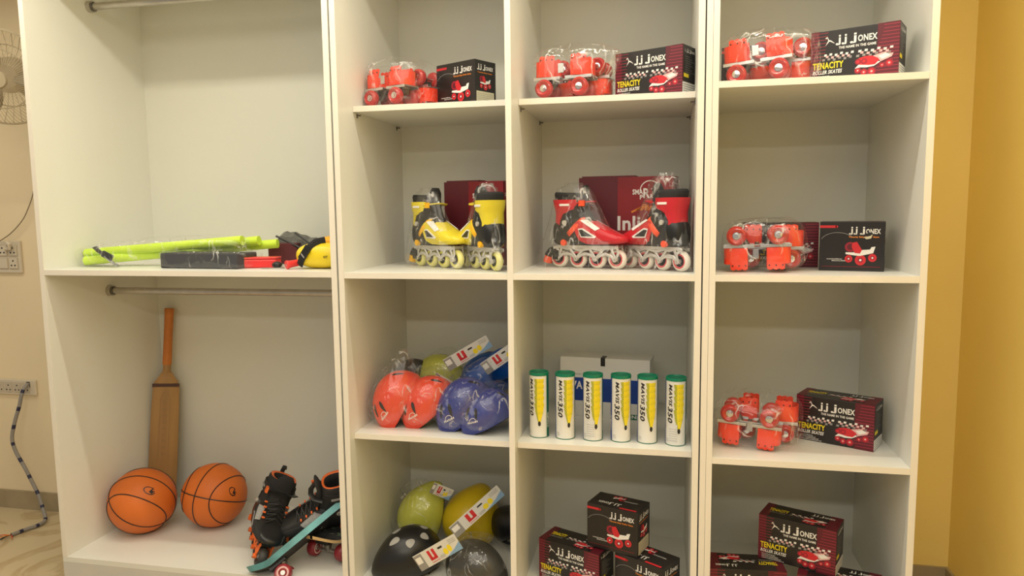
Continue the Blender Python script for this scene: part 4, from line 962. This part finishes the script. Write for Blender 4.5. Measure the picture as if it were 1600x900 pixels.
MB().box((-.042, -.0135, .036), (-.024, -.0115, .062), PBLACK).build('cable_opening', sk)
CG = mat('grey_conduit', (.27, .25, .23), .45); CBK = mat('blue_black_tape', (.02, .02, .06), .4)
cp = [(-2.708, .565, .430), (-2.706, .535, .405), (-2.715, .52, .34), (-2.735, .51, .27), (-2.745, .50, .20), (-2.73, .50, .14), (-2.69, .50, .07), (-2.66, .50, .01), (-2.625, .495, -.05), (-2.60, .485, -.10), (-2.565, .46, -.138), (-2.56, .42, -.145), (-2.58, .37, -.146), (-2.595, .32, -.147)]
sp_ = smooth_pts(cp, 8)
cb = thing('loose_cable', 'grey cable bundle with dark tape bands hanging from the socket strip to the floor', 'cable', Matrix.Translation(cp[0]))
MB().tube([q-V(cp[0]) for q in sp_], .0078, CG, 10, mfun=lambda i: CBK if (i % 9) in (7, 8) else CG).build('cable_sheath', cb, smooth=True)
mb = MB(); rnd = random.Random(2)
for i in range(9):
    a0 = V(cp[-1])-V(cp[0]); d = V((rnd.uniform(-.05, .04), rnd.uniform(-.08, -.03), rnd.uniform(0, .012)))
    mb.tube([a0, a0+d*.5+V((0, 0, .004)), a0+d], .0014, (PORG, PRED, PBLACK, DKMET)[i % 4], 5)
mb.build('bare_wires', cb)
# wall fan
FC = mat('fan_ivory', (.55, .46, .32), .4)
fn = thing('wall_fan', 'ivory wall fan with wire cage, cut off by the left picture edge', 'fan', basis((-2.425, .30, 1.700), (.86, .42, -.30), (-.1, .2, 1)))
# local: disc in plane perpendicular to axis A
ax_ = V((.42, -.86, -.30)).normalized()
Rm = fn.matrix_world.to_3x3().inverted(); A = (Rm @ ax_).normalized(); Bv = A.orthogonal().normalized(); Cv = A.cross(Bv)
def disc(r, a, h): return (Bv*math.cos(a)+Cv*math.sin(a))*r + A*h
RF = .177; mb = MB()
for r_, h_, t_ in ((RF, 0, .0035), (RF*.99, .006, .003), (RF*.62, .042, .0022), (RF*.66, -.045, .0022)): mb.tube([disc(r_, 2*math.pi*i/60, h_) for i in range(61)], t_, FC, 6)
for i in range(72):
    a = 2*math.pi*i/72
    mb.tube([disc(RF*.20, a, .056), disc(RF*.62, a+.18, .046), disc(RF*.9, a+.30, .024), disc(RF, a+.34, .002)], .0011, FC, 4)
    if i % 2 == 0: mb.tube([disc(RF*.25, a, -.056), disc(RF*.66, a, -.046), disc(RF, a, -.002)], .0011, FC, 4)
mb.build('wire_cage', fn)
mb = MB(); mb.tube([A*.052, A*.062], [RF*.2, RF*.17], FC, 24); mb.build('cage_badge', fn, smooth=True)
for k in range(3):
    mb = MB(); rows = []
    for i in range(9):
        t = i/8; r_ = RF*(.2+.7*t); wdt = .35+.35*math.sin(math.pi*min(1, t*.8+.15)); a0 = k*2*math.pi/3+.4
        rows.append([disc(r_, a0-wdt/2*(1-.2*t)+wdt*j/6, .012-.035*(j/6)) for j in range(7)])
    mb.loft(rows, mat('fan_blade', (.34, .28, .19), .4), cap=False, closed=False); mb.build('blade', fn, smooth=True, solid=.002)
mb = MB(); mb.tube([A*-.015, A*-.05, A*-.12, A*-.15], [RF*.25, RF*.38, RF*.36, RF*.2], FC, 24); mb.build('motor_housing', fn, smooth=True)
mb = MB(); w0 = Rm @ V((0, WY-.30, -.12)); mb.tube([A*-.12, A*-.13+Rm @ V((0, .03, -.06)), w0], .018, FC, 12); Mx = Matrix.Translation(w0) @ Rm.to_4x4(); mb.box((-.04, -.02, -.06), (.04, 0, .06), FC, Mx); mb.build('wall_bracket', fn, smooth=True)
